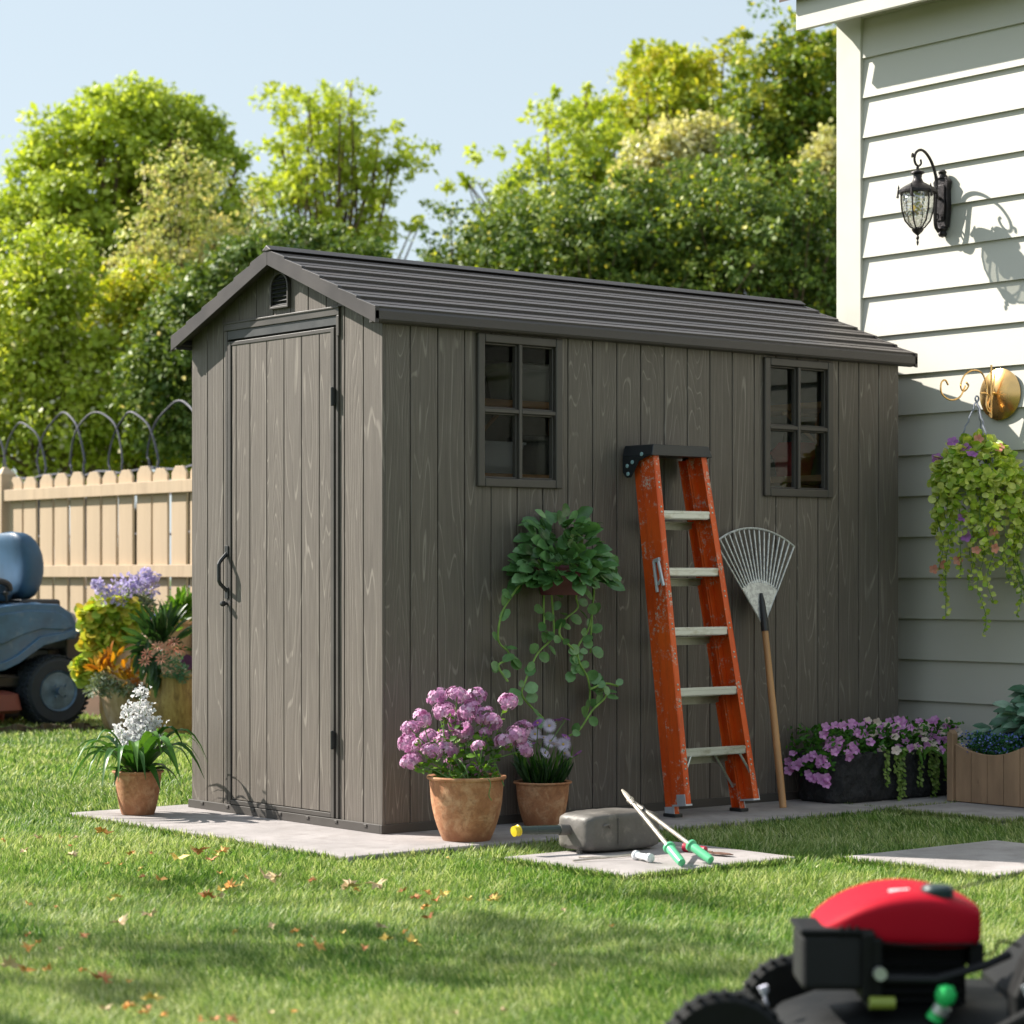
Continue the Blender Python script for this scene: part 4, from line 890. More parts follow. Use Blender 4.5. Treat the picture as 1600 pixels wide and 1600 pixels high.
GRASS = grass_mat()
def in_slab(x, y, e=-.004):
    r = np.zeros(len(x), bool)
    for (x0, x1, y0, y1) in SLABS + [(0.0, LX, 0.0, WY)]: r |= (x > x0-e) & (x < x1+e) & (y > y0-e) & (y < y1+e)
    return r | ((x > 3.06) & (y < .6))
def grass(name, n, d0, d1, h, wd, half=.30, pw=1.0):
    u = rng.random(n); d = (d0**(-pw) + u*(d1**(-pw)-d0**(-pw)))**(-1/pw)
    r = (rng.random(n)*2-1)*half*d
    x = CX+VX*d+RX*r; y = CY+VY*d+RY*r
    k = ~in_slab(x, y) & (x < 9); x, y, d = x[k], y[k], d[k]; n = len(x)
    cl = .5+.5*np.sin(x*9.1+1.7*np.sin(y*6.3))*np.sin(y*8.3+1.3*np.sin(x*5.1))
    ed_ = np.full(n, 9.0)
    for (x0, x1, y0, y1) in SLABS: ed_ = np.minimum(ed_, np.maximum(np.maximum(x0-x, x-x1), np.maximum(y0-y, y-y1)))
    hh = h*(.55+.6*rng.random(n))*(.8+.35*cl)*np.clip(.5+ed_*4, .5, 1); ww = wd*(.7+.6*rng.random(n))*np.maximum(1, d/7)
    a = rng.random(n)*2*pi; lean = np.abs(rng.normal(size=n))*.34+.10
    la = rng.normal(size=n)*1.3 + 2.2*np.sin(x*1.3+y*.9)
    P = np.stack([x, y, np.full(n, LAWN_Z)], 1); W_ = np.stack([np.cos(a), np.sin(a), 0*a], 1)*ww[:, None]*.5
    L = np.stack([np.cos(la)*np.sin(lean), np.sin(la)*np.sin(lean), np.cos(lean)], 1)*hh[:, None]
    L2 = L*1.0; L2[:, :2] *= 1.75; L2[:, 2] *= .97
    V = np.empty((n, 5, 3)); V[:, 0] = P-W_; V[:, 1] = P+W_; V[:, 2] = P+L*.55-W_*.8; V[:, 3] = P+L*.55+W_*.8; V[:, 4] = P+L2
    off = (np.arange(n)*5)[:, None]
    Q = off+np.array([[0, 1, 3, 2]]); T = off+np.array([[2, 3, 4]])
    rr = np.clip(rng.random(n)**1.3, 0, 1)
    return tag(mesh_np(name, V.reshape(-1, 3), [Q, T], GRASS, None, np.repeat(rr, 5)), kind='stuff')
grass('grass', 380000, 4.3, 9.6, .040, .0036)
grass('grass', 150000, 9.4, 18.5, .040, .0046, .27)
# ragged blades hugging the slab edges
n = 9000; xs_, ys_ = [], []
for (x0, x1, y0, y1) in SLABS:
    m = 1500; s = rng.random(m)
    xs_ += list(x0+(x1-x0)*s); ys_ += list(np.full(m, y0)-rng.random(m)*.02); xs_ += list(np.full(m, x0)-rng.random(m)*.02); ys_ += list(y0+(y1-y0)*s)
xs_, ys_ = np.array(xs_), np.array(ys_); k = ~in_slab(xs_, ys_, -.0); xs_, ys_ = xs_[k], ys_[k]; n = len(xs_)
d_ = unit(np.stack([rng.normal(size=n)*.5, rng.normal(size=n)*.5+.15, np.ones(n)], 1))
V, Q, T = scatter(QUAD, np.stack([xs_, ys_, np.full(n, LAWN_Z)], 1), d_, rdir(n), .026+.02*rng.random(n), .12)
tag(mesh_np('grass', V, [Q, T], GRASS, None, np.repeat(rng.random(n), 4)), kind='stuff')

# ------------------------------------------------------------------ fallen leaves
FALL = [('orange', M('fallen_orange', (.78,.40,.12), .7, var=.3, vs=60, bstr=0)), ('yellow', M('fallen_yellow', (.80,.58,.16), .7, var=.3, vs=60, bstr=0)),
        ('pale tan', M('fallen_tan', (.66,.50,.30), .75, var=.25, vs=60, bstr=0)), ('red-brown', M('fallen_red', (.60,.24,.10), .7, var=.4, vs=60, bstr=0))]
protos = {}
for cn, m in FALL:
    for v in range(2):
        k = 10; out = []
        for i in range(k*2):
            a = 2*pi*i/(k*2); r = (1.0 if i % 4 == 0 else .62 if i % 2 == 0 else .40)*(1+.15*rng.normal())
            if i % 4 == 2: r *= 1.15
            out.append((r*cos(a), r*sin(a)*.8, .32*sin(a*2+v*2)+.15*rng.normal()+.25*r))
        vs = [(0, 0, 0)]+out; me = bpy.data.meshes.new('fallen_leaf')
        me.from_pydata([(x*.5, y*.5, z*.5) for x, y, z in vs], [], [(0, i+1, (i+1) % (2*k)+1) for i in range(2*k)]); me.materials.append(m); protos[(cn, v)] = me
spots = [(160,1302,0,34),(60,1309,2,20),(38,1333,2,20),(5,1315,0,14),(110,1323,3,12),(95,1312,1,12),(118,1313,2,12),(205,1336,0,20),(113,1340,2,22),(237,1337,3,12),(168,1353,0,10),(188,1354,0,10),(219,1359,1,12),(222,1372,3,18),(250,1375,0,24),(310,1332,3,36),(348,1333,0,26),(338,1338,1,18),(278,1344,1,34),(330,1345,3,28),(343,1367,0,12),(385,1374,0,12),(415,1370,2,34),(432,1375,2,32),(488,1376,3,18),(360,1387,0,34),(346,1393,1,22),(376,1384,1,16),(325,1401,3,36),(343,1403,2,20),(183,1403,1,20),(172,1411,1,16),(44,1415,0,16),(88,1418,3,10),(546,1387,2,40),(590,1386,2,38),(557,1393,0,16),(630,1396,3,22),(668,1396,0,18),(694,1399,1,22),(648,1405,3,22),(665,1418,0,24),(682,1409,3,22),(731,1409,1,18),(772,1407,1,24),(773,1402,3,20),(670,1436,3,28),(235,1432,2,34),(187,1445,2,34),(44,1463,3,18),(60,1473,0,16),(131,1466,3,24),(45,1485,0,28),(95,1483,2,14),(425,1451,2,18),(367,1462,1,18),(460,1459,0,20),(535,1462,1,14),(595,1452,2,22),(489,1470,3,12),(497,1483,0,28),(470,1480,0,16),(605,1471,1,30),(645,1472,1,32),(570,1482,3,22),(633,1461,0,14),(15,1510,2,42),(40,1519,0,34),(75,1517,0,26),(130,1519,0,20),(160,1531,3,44),(202,1538,0,14),(237,1564,1,36),(202,1578,0,32),(230,1579,3,20),(165,1580,2,30),(225,1588,0,24),(256,1590,0,22),(315,1597,0,22),(363,1598,3,34),(423,1584,2,18),(460,1582,0,16),(711,1587,2,14),(788,1580,2,18),(335,1594,3,22),(700,1345,1,10),(880,1425,2,12),(955,1452,0,12),(865,1510,2,12)]
words = {'0': 'orange', '1': 'yellow', '2': 'pale tan', '3': 'red-brown'}
ORD = 'first second third fourth fifth sixth seventh eighth ninth tenth eleventh twelfth thirteenth fourteenth fifteenth sixteenth'.split()
band = lambda py: 0 if py < 1350 else 1 if py < 1430 else 2 if py < 1500 else 3
BW = ['near the shed slab', 'in the middle of the lawn', 'in the shaded lawn before the foreground', 'in the front edge of the lawn']
for i, (px, py, c, wpx) in enumerate(spots):
    x, y = gnd(px, py, .008); dep = (CZ-.008)*F_PX/(py-900); s = wpx*dep/F_PX*1.08
    if in_slab(np.array([x]), np.array([y]))[0]: continue
    o = bpy.data.objects.new('fallen_leaf', protos[(FALL[c][0], i % 2)]); COL.objects.link(o)
    o.location = (x, y, .010+.008*rng.random()); o.scale = (s, s, s*.8); o.rotation_euler = (rng.normal()*.3, rng.normal()*.3, rng.random()*6.3)
    rk_ = sorted((q[0], q[1]) for q in spots if q[2] == c and band(q[1]) == band(py)).index((px, py))
    tag(o, '%s curled %s leaf from the left, %s' % (ORD[rk_], FALL[c][0], BW[band(py)]), 'fallen leaf', 'leaves fallen on the lawn')

# ------------------------------------------------------------------ pots and potted plants
def pot(parent, r0, r1, h, mat=TERRA, rim=.008, bulge=.0, n=36):
    b = MB(); pr = [(0, 0), (r0*.97, 0), (r0, .004)]
    for k in range(1, 9):
        t_ = k/8; pr.append((r0+(r1-r0)*t_+bulge*sin(pi*min(1, t_*1.05)), h*t_*.94))
    pr += [(r1+rim*.2, h*.945), (r1+rim, h*.955), (r1+rim*1.25, h*.98), (r1+rim, h), (r1, h*1.002), (r1-.010, h*.985), (r1-.012, h*.86), (0, h*.86)]
    o = b.lathe(pr, n=n).build('flowerpot', mat, parent, smooth=True)
    MB().lathe([(0, h*.87), (r1-.014, h*.87), (r1*.6, h*.905), (0, h*.92)], n=24).build('soil', SOIL, parent, smooth=True)
    return o
def stems(parent, mat, pairs, r=.0022, name='stem', bow=.02):
    b = MB()
    for p, q in pairs:
        p, q = Vector(p), Vector(q); mid = (p+q)/2+Vector((rng.normal()*bow, rng.normal()*bow, bow*.5)); b.tube(smooth_path([p, mid, q], 3), r, 5, False)
    return b.build(name, mat, parent, smooth=True)
def put_copy(me_obj, parent, loc, rot=(0,0,0), s=1.0):
    c = me_obj.copy(); COL.objects.link(c); c.parent = parent; c.location = loc; c.rotation_euler = rot; c.scale = (s,)*3; return c
def daisy(mat, R=.02, np_=16, name='flower_head', cm=YEL):
    a = np.arange(np_)*2*pi/np_; d = np.stack([np.cos(a), np.sin(a), .12+0*a], 1)
    o = leaves(name, mat, None, OVAL, d*R*.15, d, np.tile([0, 0, 1.], (np_, 1)), R, .34)
    return o
def blossom(mat, R=.014, name='flower'):     # five broad petals
    a = np.arange(5)*2*pi/5; d = np.stack([np.cos(a), np.sin(a), .25+0*a], 1)
    return leaves(name, mat, None, ROUND, d*R*.05, d, np.tile([0, 0, 1.], (5, 1)), R, .95)
def place_first(first_flag, ob, parent, loc, rot, s):
    ob.parent = parent; ob.location = loc; ob.rotation_euler = rot; ob.scale = (s,)*3
def put_all(ob, parent, plist):
    for i, (loc, rot, s) in enumerate(plist):
        if i == 0: place_first(True, ob, parent, loc, rot, s)
        else: put_copy(ob, parent, loc, rot, s)
CAMDIR = Vector((-VX, -VY, 0))
def face_rot(tilt=.9, jit=.35):               # turn a flat flower's +Z towards the viewer's side and up
    d = (CAMDIR*tilt+Vector((rng.normal()*jit, rng.normal()*jit, .6+rng.normal()*jit))).normalized()
    return d.to_track_quat('Z', 'Y').to_euler()
def cam_off(r, dpt, z): return Vector((RX*r+VX*dpt, RY*r+VY*dpt, z))

# pink phlox in the big pot
t = empty('potted_phlox', (.1215, -.348, 0), label='large round-bellied terracotta pot of tall pink phlox standing at the shed corner', cat='potted plant')
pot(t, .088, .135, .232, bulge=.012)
heads = [(-45,1090,1),( -70,1123,.9),(-88,1138,.8),(-15,1088,1),(15,1090,1),(-35,1112,1),(5,1112,1.1),(-10,1128,1.1),(28,1118,.9),(40,1128,.9),(-92,1160,.9),(-60,1152,.8),(-38,1158,.95),(-30,1172,.95),(-55,1175,.9),(-85,1190,.9),(-92,1210-20,.7),(-20,1190,.8),(65,1097,.85),(18,1166,.6),(60,1160,.95),(78,1150,.95),(88,1140,.9),(90,1172,.8),(10,1206,.85),(-75,1165,.7),(-5,1145,.9),(30,1145,.6)]
def phlox_head(R):
    n = 70; p = rdir(n, -.35); p *= (.8+.35*rng.random((n, 1))); base = p*R*np.array([1, 1, .78]); Vs = []
    for j in range(5):
        a = rng.random(n)*.3+j*2*pi/5; u = unit(np.cross(p, np.tile([.3, .2, 1.], (n, 1)))); w_ = np.cross(p, u)
        d = u*np.cos(a)[:, None]+w_*np.sin(a)[:, None]+p*.15
        Vs.append(scatter(ROUND, base, d, p, .0115, .7))
    V, Q, T = merge(Vs); return mesh_np('flower_head', V, [Q, T], P_PINK, None, np.tile(np.repeat(rng.random(n), 11), 5), True)
hp_ = phlox_head(.036); pl = []; prs = []
for (dx, py, s) in heads:
    dd = 8.638+rng.normal()*.05; rr = (728+dx-800)/F_PX*dd-(728-800)/F_PX*8.638; z = zat(py, dd)
    o_ = cam_off(rr, dd-8.638, z); pl.append((o_, (rng.normal()*.5, rng.normal()*.5, rng.random()*6), s*1.05)); prs.append(((rng.normal()*.05, rng.normal()*.05, .20), o_))
put_all(hp_, t, pl); stems(t, STEM, prs)
pts, dirs = [], []
for p, q in prs:
    p, q = Vector(p), Vector(q)
    for k in range(11):
        f = .15+.75*rng.random(); c = p.lerp(q, f); a = rng.random()*6.28; pts.append(c+Vector((rng.normal()*.01, rng.normal()*.01, 0))); dirs.append((cos(a), sin(a), .35+.3*rng.normal()))
for k in range(60): a = rng.random()*6.28; r = .12*sqrt(rng.random()); pts.append((r*cos(a), r*sin(a), .215)); dirs.append((cos(a), sin(a), .6))
leaves('foliage', G_LIGHT, t, OVAL, pts, dirs, rdir(len(pts), .3), .018+.022*rng.random(len(pts)), .9)
MB().tube(smooth_path([cam_off(.075, -.11, .235), cam_off(.088, -.135, .215), cam_off(.082, -.14, .175), cam_off(.092, -.14, .155)], 4), .0018, 5).build('trailing_stem', STEM, t)

# lilac daisies in the smaller pot
t = empty('potted_daisies', (.665, -.128, 0), label='smaller terracotta pot of lilac daisies behind and right of the phlox pot', cat='potted plant')
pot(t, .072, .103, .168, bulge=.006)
dh = [(-45,1148,1,1),(-25,1153,1,1),(-8,1130,1,2),(10,1134,1,0),(22,1126,.9,2),(35,1124,.8,2),(-12,1147,.9,0),(2,1153,.9,1),(12,1158,1,0),(17,1163,.9,1),(-28,1167,1.05,0),(32,1163,1.05,0),(3,1177,.9,1),(34,1177,.9,1),(38,1182,.8,1),(36,1152,.8,2),(55,1178,.8,2),(-38,1140,.8,1),(-18,1163,.8,2)]
W1 = leafmat('pale_daisy', [(.70,.60,.82), (.85,.78,.92)], .6, .3, (1,1,1)); W2 = leafmat('violet_daisy', [(.34,.08,.42), (.5,.2,.6)], .6, .3, (1,1,1))
dA, dB = daisy(W1, .026, 22), daisy(W2, .024, 20); la, lb, prs = [], [], []
for (dx, py, s, k) in dh:
    dd = 9.10+rng.normal()*.04; rr = (842+dx-842)/F_PX*dd; z = zat(py, dd); o_ = cam_off(rr, dd-9.15, z)
    rot = face_rot(1.6, .2) if k == 0 else (rng.normal()*.35, rng.normal()*.35, 0); (lb if k == 2 else la).append((o_, rot, s)); prs.append(((rng.normal()*.03, rng.normal()*.03, .15), o_-Vector((0, 0, .004))))
put_all(dA, t, la); put_all(dB, t, lb); stems(t, STEM, prs, .0018)
cm_ = MB().lathe([(0, .001), (.0042, .001), (.0035, .004), (0, .005)], n=10).build('flower_centre', YEL, t)
put_all(cm_, t, [(l, r_, s) for l, r_, s in la+lb])
n = 90; a = rng.random(n)*6.28; rr_ = .07*np.sqrt(rng.random(n)); P_ = np.stack([rr_*np.cos(a), rr_*np.sin(a), np.full(n, .15)], 1)
leaves('foliage', G_DARK, t, OVAL, P_, np.stack([np.cos(a)*.6, np.sin(a)*.6, .9+0*a], 1), rdir(n), .05+.09*rng.random(n), .20)
leaves('foliage', G_STRAP, t, OVAL, P_[:40], np.stack([np.cos(a)*.4, np.sin(a)*.4, 1+0*a], 1)[:40], rdir(40), .10+.08*rng.random(40), .12)

# white flower and strap leaves in the small pot by the door
t = empty('potted_white_flower', (-.32, 1.218, 0), label='small terracotta pot with arching strap leaves and a white flower spike before the shed door', cat='potted plant')
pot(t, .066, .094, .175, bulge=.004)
b = MB(); n = 34
for k in range(n):
    a = 2*pi*k/n+rng.normal()*.1; L = .20+.17*rng.random(); up = .12+.10*rng.random(); wd = .017+.010*rng.random(); seg = 9; vs = []
    if k % 6 == 0: up *= .3; L *= .8
    for i in range(seg+1):
        f = i/seg; r = .015+L*f*(1-.1*f); z = .155+up*sin(pi*min(1, f*.62))*1.1-L*.55*f**3; ww = wd*sin(pi*min(1, .12+.88*f)**.8)*.9+.0008
        c = Vector((r*cos(a+.2*f), r*sin(a+.2*f), z)); s_ = Vector((-sin(a), cos(a), 0))*ww
        vs += [c-s_+Vector((0, 0, ww*.45)), c, c+s_+Vector((0, 0, ww*.45))]
    b.val = float(rng.random()); b.add(vs, [(i*3+j, i*3+j+1, i*3+j+4, i*3+j+3) for i in range(seg) for j in (0, 1)])
b.build('strap_leaves', G_STRAP, t, smooth=True)
pts, nn, prs = [], [], []
for (dx, top) in ((0, .50), (-.045, .43), (.04, .45), (.015, .40), (-.02, .39), (.065, .38), (-.07, .35), (.03, .36)):
    tp = cam_off(dx*1.1+rng.normal()*.005, rng.normal()*.02, top); prs.append(((0, 0, .16), tp)); p0v = Vector((0, 0, .22))
    for k in range(135):
        f = rng.random()**.8; c = p0v.lerp(tp, f); s_ = .034*(1-f*.5)*(1-(f < .1)); pts.append(c+Vector((rng.normal()*s_, rng.normal()*s_, rng.normal()*.012)))
stems(t, STEM, prs, .0018, bow=.006)
n = len(pts); d = rdir(n)
V1 = [scatter(ROUND, np.array(pts), unit(d+rng.normal(size=(n, 3))*.9), rdir(n), .010+.006*rng.random(n), .8) for _ in range(3)]
V, Q, T = merge(V1); mesh_np('flower_spike', V, [Q, T], P_WHITE, t, rng.random(len(V)), True)

# trailing plant in a wall pot
BURG = M('burgundy_pot', (.10,.022,.030), .5, var=.1, bstr=.05)
t = empty('wall_plant', (.755, -.125, .88), label='glossy green trailing plant in a burgundy pot hung on the shed wall above the daisies', cat='hanging plant')
O = t.location; b = MB(); b.lathe([(0, 0), (.075, 0), (.098, .10), (.104, .105), (.104, .118), (.09, .118), (.08, .10), (0, .10)], n=32); b.build('flowerpot', BURG, t, smooth=True)
b = MB(); b.tube([(0, .1, .10), (0, .124, .16)], .006, 6); b.tube([(-.1, .03, .1), (0, .122, .1), (.1, .03, .1)], .004, 6); b.build('hanger', BLACKP, t)
def wpt(px, py, y=-.06):                       # on a plane just off the shed wall
    r = (px-800)/F_PX; X = (-.48-.633*y - r*(8.83+.7742*y))/(.633*r-.7742); d = 8.83+.633*X+.7742*y; return Vector((X, y, zat(py, d)))-O
n = 330; a = rng.random(n)*6.28; u = rng.random(n); r = .02+.135*np.sqrt(u)
P_ = np.stack([r*np.cos(a)*1.15, np.minimum(r*np.sin(a)-.01, .10), .10+.22*(1-(r/.165)**2)*rng.random(n)-.05*(r > .11)], 1)
d = np.stack([np.cos(a)*(.5+r*5), np.sin(a)*.6-.25, .75-r*5.5+rng.normal(size=n)*.35], 1)
leaves('foliage', G_IVY, t, OVAL, P_, d, np.stack([np.cos(a)*.4, -.7+0*a, .8+0*a], 1)+rng.normal(size=(n, 3))*.35, .050+.048*rng.random(n), 1.0)
vines = [[(822,900),(800,930),(783,960),(778,1000),(793,1018),(795,1030),(778,1040),(793,1065)], [(840,875),(858,900),(862,940),(865,985),(860,1000),(840,1020),(828,1045),(820,1065),(815,1085),(830,1105),(848,1122)],
         [(905,860),(915,900),(900,930),(902,950),(880,970),(874,992),(895,1015),(900,1035),(890,1053)], [(890,840),(925,900),(925,950),(918,985),(903,1010),(905,1035),(918,1060),(921,1090),(915,1120)],
         [(921,1075),(935,1078),(943,1078),(945,1090),(925,1110),(905,1140),(888,1150)], [(850,920),(849,950),(850,980)], [(935,880),(958,890),(962,900),(940,905)], [(921,1077),(945,1068),(965,1072)], [(925,950),(923,990),(922,1020)]]
b = MB(); lp_, ld = [], []
for k, vn in enumerate(vines):
    path = smooth_path([wpt(px, py, -.075-.02*sin(i+k)) for i, (px, py) in enumerate(vn)], 6); b.tube(path, .0042, 6)
    for i in range(2, len(path)-1, 4):
        a = rng.random()*6.28; q = path[i]; dr_ = Vector((cos(a), -.3, sin(a)*.8)); lp_.append(q+dr_*.008); ld.append(dr_)
        if rng.random() < .5: lp_.append(q-dr_*.008); ld.append(-dr_+Vector((0, -.5, 0)))
b.build('vine', leafmat('vine_stem', [(.26,.44,.10), (.34,.52,.14)], .5, .1), t, smooth=True)
n = len(lp_); nr = np.tile([-.25, -1., .45], (n, 1))+rng.normal(size=(n, 3))*.4
leaves('vine_leaves', G_IVY, t, ROUND, lp_, ld, nr, .036+.026*rng.random(n), .85, rnd=.4+.6*rng.random(n))

# black stone trough with petunias
def stonemat():
    m, t_, b_, o_ = nodes('black_stone'); v = mapped(t_, (1,1,1)); n1 = noise(t_, 30, 8, .75, v, .6); n2 = noise(t_, 9, 5, .6, v)
    t_.links.new(ramp(t_, n1.outputs[0], [(.35, (.012,.012,.014)), (.6, (.04,.04,.044)), (.8, (.11,.11,.12))]).outputs[0], b_.inputs['Base Color']); b_.inputs['Roughness'].default_value = .6
    bump(t_, b_, mth(t_, 'ADD', n1.outputs[0], n2.outputs[0]), 1.0, .03); return m
t = empty('stone_trough', (2.135, -.285, 0), label='rough black stone trough overflowing with pink and cream petunias at the shed end', cat='planter')
nx, ny = 90, 14; V = []; 
def ringz(z, inset): 
    L, Wd, rd = .84, .26, .07; pts = []
    for (cx_, cy_, a0) in ((L-rd, rd, -pi/2), (L-rd, Wd-rd, 0), (rd, Wd-rd, pi/2), (rd, rd, pi)):
        for k in range(8): a = a0+k*pi/14; pts.append((cx_+(rd-inset)*cos(a), cy_+(rd-inset)*sin(a)))
    out = []
    for i in range(len(pts)):
        p, q = Vector(pts[i]), Vector(pts[(i+1) % len(pts)]); m_ = max(1, int((q-p).length/.012))
        for j in range(m_): out.append(p.lerp(q, j/m_))
    return out
zs = [0, .01, .03]+[.03+.17*k/13 for k in range(1, 14)]+[.205, .205, .17]
ins = [.02, .008, 0]+[0]*13+[.008, .03, .035]
rings = [ringz(z, i) for z, i in zip(zs, ins)]; m_ = min(len(r_) for r_ in rings); V = []
base_r = rings[2]
from mathutils import noise as mnoise
cxy = Vector((.39, .135))
for z, i_, in zip(zs, ins):
    for p in base_r:
        nrm_ = (p-Vector((min(max(p.x, .08), .70), .135))); nrm_ = nrm_.normalized() if nrm_.length > 1e-5 else Vector((0, -1))
        q3 = Vector((p.x, p.y, z)); dsp = mnoise.fractal(q3*22, .9, 2.1, 4)*.012+mnoise.noise(q3*70)*.004
        q = p-nrm_*(i_)+nrm_*dsp; V.append((q.x, q.y, max(0, z+(dsp*.6 if z > .19 else 0))))
m_ = len(base_r); R_ = len(zs); Q = [(i*m_+k, i*m_+(k+1) % m_, (i+1)*m_+(k+1) % m_, (i+1)*m_+k) for i in range(R_-1) for k in range(m_)]
b = MB(); b.add(V, Q+[tuple((R_-1)*m_+k for k in range(m_))]); b.build('trough_body', stonemat(), t, smooth=True)
MB().box(.04, .74, .04, .23, .15, .185).build('soil', SOIL, t, bevel=.01)
n = 2200; P_ = np.stack([-.03+.85*rng.random(n), .0+.26*rng.random(n), .19+.12*rng.random(n)], 1); P_[:160, 0] = -.04+.03*rng.random(160); P_[:160, 2] = .12+.1*rng.random(160); d = rdir(n, -.3)
leaves('foliage', leafmat('petunia_leaf', [(.03,.10,.015), (.06,.20,.02), (.10,.30,.03)], .45, .35), t, OVAL, P_, d, rdir(n, .2), .016+.016*rng.random(n), .9)
lA, lB = [], []
for k in range(150):
    x = -.03+.84*rng.random(); top = .335-.04*abs(x-.4); z = .195+(top-.19)*rng.random(); y = -.02+(z-.19)*.9+rng.normal()*.02
    if k < 26: x = -.035-.02*rng.random(); z = .10+.14*rng.random(); y = .0+.25*rng.random()
    if k < 6: x = -.04; z = .085+.03*rng.random(); y = .0+.1*rng.random()
    ((lB if rng.random() < .42 else lA) if x > .25 else lA).append((Vector((x, y, z)), face_rot(1.0, .35), .85+.35*rng.random()))
fA, fB = blossom(P_MAG, .0205), blossom(P_CREAM, .0195); put_all(fA, t, lA[:98]); put_all(fB, t, lB)
tr = []
for (x, L) in ((.28,.16), (.36,.22), (.38,.21), (.49,.17), (.58,.22), (.60,.19), (.66,.16), (.68,.20), (.75,.12), (.34,.12), (.56,.13)):
    for k in range(int(L/.011)):
        z = .215-k*.011
        for s in (-1, 1): tr.append(((x+rng.normal()*.003, -.016-.008*rng.random(), z), (s*.8+rng.normal()*.3, -.5, -.5+rng.normal()*.3)))
leaves('trailing_leaves', leafmat('trailing_leaf', [(.10,.20,.03), (.22,.34,.07), (.34,.46,.14)], .4, .3), t, ROUND, [q[0] for q in tr], [q[1] for q in tr], np.tile([-.2, -1, .6], (len(tr), 1))+rng.normal(size=(len(tr), 3))*.3, .020, .8)
n = 14; leaves('broad_leaves', G_LIGHT, t, OVAL, np.stack([.3+.4*rng.random(n), 0*rng.random(n)-.005, np.full(n, .215)], 1), np.stack([rng.normal(size=n)*.9, -.4+0*rng.random(n), -.25+rng.normal(size=n)*.3], 1), np.tile([0, -.6, 1.], (n, 1)), .08+.04*rng.random(n), .35)

# timber planter against the house
PLW = M('planter_timber', (.34,.215,.13), .75, var=.3, vs=9, col2=(.07,.045,.03), c2=(.66,.78), stretch=(1, 1, .25), bs=40, bstr=.4)
t = empty('timber_planter', (2.64, -.455, 0), label='brown plank planter with scalloped top against the house, holding leafy dark plants and blue flowers', cat='planter')
b = MB()
def topz(y): return .205+.055*(2*abs(((y+.42) % .42)/.42-.5))**2
b.val = .2; b.prism([(.0, 0), (-.032, 0), (-.032, .285), (-.016, .302), (0, .285)], 'x', -.012, .022)
for k in range(9):
    ya, yb = -.036-k*.086, -.036-(k+1)*.086+.0025
    P = [(ya, 0), (yb, 0)]+[(yb+(ya-yb)*i/4, topz(yb+(ya-yb)*i/4)) for i in range(5)]
    b.val = float(rng.random()); b.prism(P, 'x', 0, .018)
b.prism([(-.81, 0), (-.842, 0), (-.842, .285), (-.826, .302), (-.81, .285)], 'x', -.012, .022)
b.box(.018, .40, -.022, -.004, 0, .21); b.box(.018, .40, -.84, -.82, 0, .21); b.box(.40, .42, -.84, -.004, 0, .21)
b.build('planter_box', PLW, t, bevel=.002, seg=1)
MB().box(.02, .40, -.82, -.022, .12, .17).build('soil', SOIL, t)
n = 1500; P_ = np.stack([.03+.13*rng.random(n), -.05-.26*rng.random(n), .18+.10*rng.random(n)], 1)
leaves('low_foliage', leafmat('lobelia_leaf', [(.02,.10,.03), (.05,.20,.06)], .5, .3), t, OVAL, P_, rdir(n, -.2), rdir(n), .012+.01*rng.random(n), .7)
n = 320; P_ = np.stack([.0+.14*rng.random(n), -.04-.28*rng.random(n), .21+.085*rng.random(n)], 1)
leaves('blossom', P_BLUE, t, ROUND, P_, rdir(n), np.tile([-.8, -.6, .5], (n, 1)), .008, 1)
pts, dd, nn = [], [], []
for (y, x, z, s) in [(-.10,.25,.30,.8), (-.20,.22,.28,.9), (-.32,.24,.33,1), (-.40,.2,.40,1.1), (-.48,.2,.36,1.1), (-.42,.28,.46,1), (-.56,.22,.40,1.1), (-.64,.2,.36,1), (-.72,.22,.38,1), (-.30,.28,.37,.8), (-.50,.25,.47,.8)]:
    for k in range(26):
        a = k*2.4; r = .015+.006*k**.5; pts.append((x+r*cos(a), y*.56+r*sin(a), z-.004*k)); dd.append((cos(a), sin(a), .25-.03*k)); nn.append((-.6+rng.normal()*.3, -.5+rng.normal()*.3, .8))
leaves('broad_foliage', leafmat('hosta_leaf', [(.05,.15,.09), (.10,.24,.15), (.34,.48,.38)], .3, .15, spec=.7), t, OVAL, pts, dd, nn, .085+.02*rng.random(len(pts)), .75)
b = MB()
for (y, x, z, L) in [(-.11,.25,.28,.10), (-.42,.28,.44,.12), (-.22,.25,.28,.09)]:
    y = y*.56; b.tube([(x, y, z), (x, y, z+L)], .003, 5)
    for k in range(10): b.lathe([(0, 0), (.006, .004), (0, .009)], (x+rng.normal()*.004, y+rng.normal()*.004, z+L*.4+k*.006), 6)
b.build('seed_spikes', G_DARK, t)

# hanging basket
t = empty('hanging_basket', (2.885, -.405, 1.40), label='hanging basket of small variegated leaves and trailing stems below the brass bracket', cat='hanging basket')
b = MB(); b.lathe([(0, -.13), (.05, -.125), (.10, -.07), (.125, 0), (.132, .0), (.132, .012), (.12, .012), (.10, 0), (0, -.01)], n=28); b.build('basket', M('pale_basket', (.42,.44,.50), .6, bstr=.1), t, smooth=True)
MB().lathe([(0, .0), (.11, 0), (0, .02)], n=20).build('soil', SOIL, t)
top = Vector((.0, .0, .315)); CH = M('strap_grey', (.25,.27,.33), .6, vs=60, bs=300, bstr=.5)
for a in (2.4, 4.5, .3):
    q = Vector((.125*cos(a), .125*sin(a), .01)); b = MB(); pth = [top.lerp(q, i/16)+Vector((.003*cos(i*2.4), .003*sin(i*2.4), 0)) for i in range(17)]; b.tube(pth, .0042, 6); b.build('hanging_strap', CH, t, smooth=True)
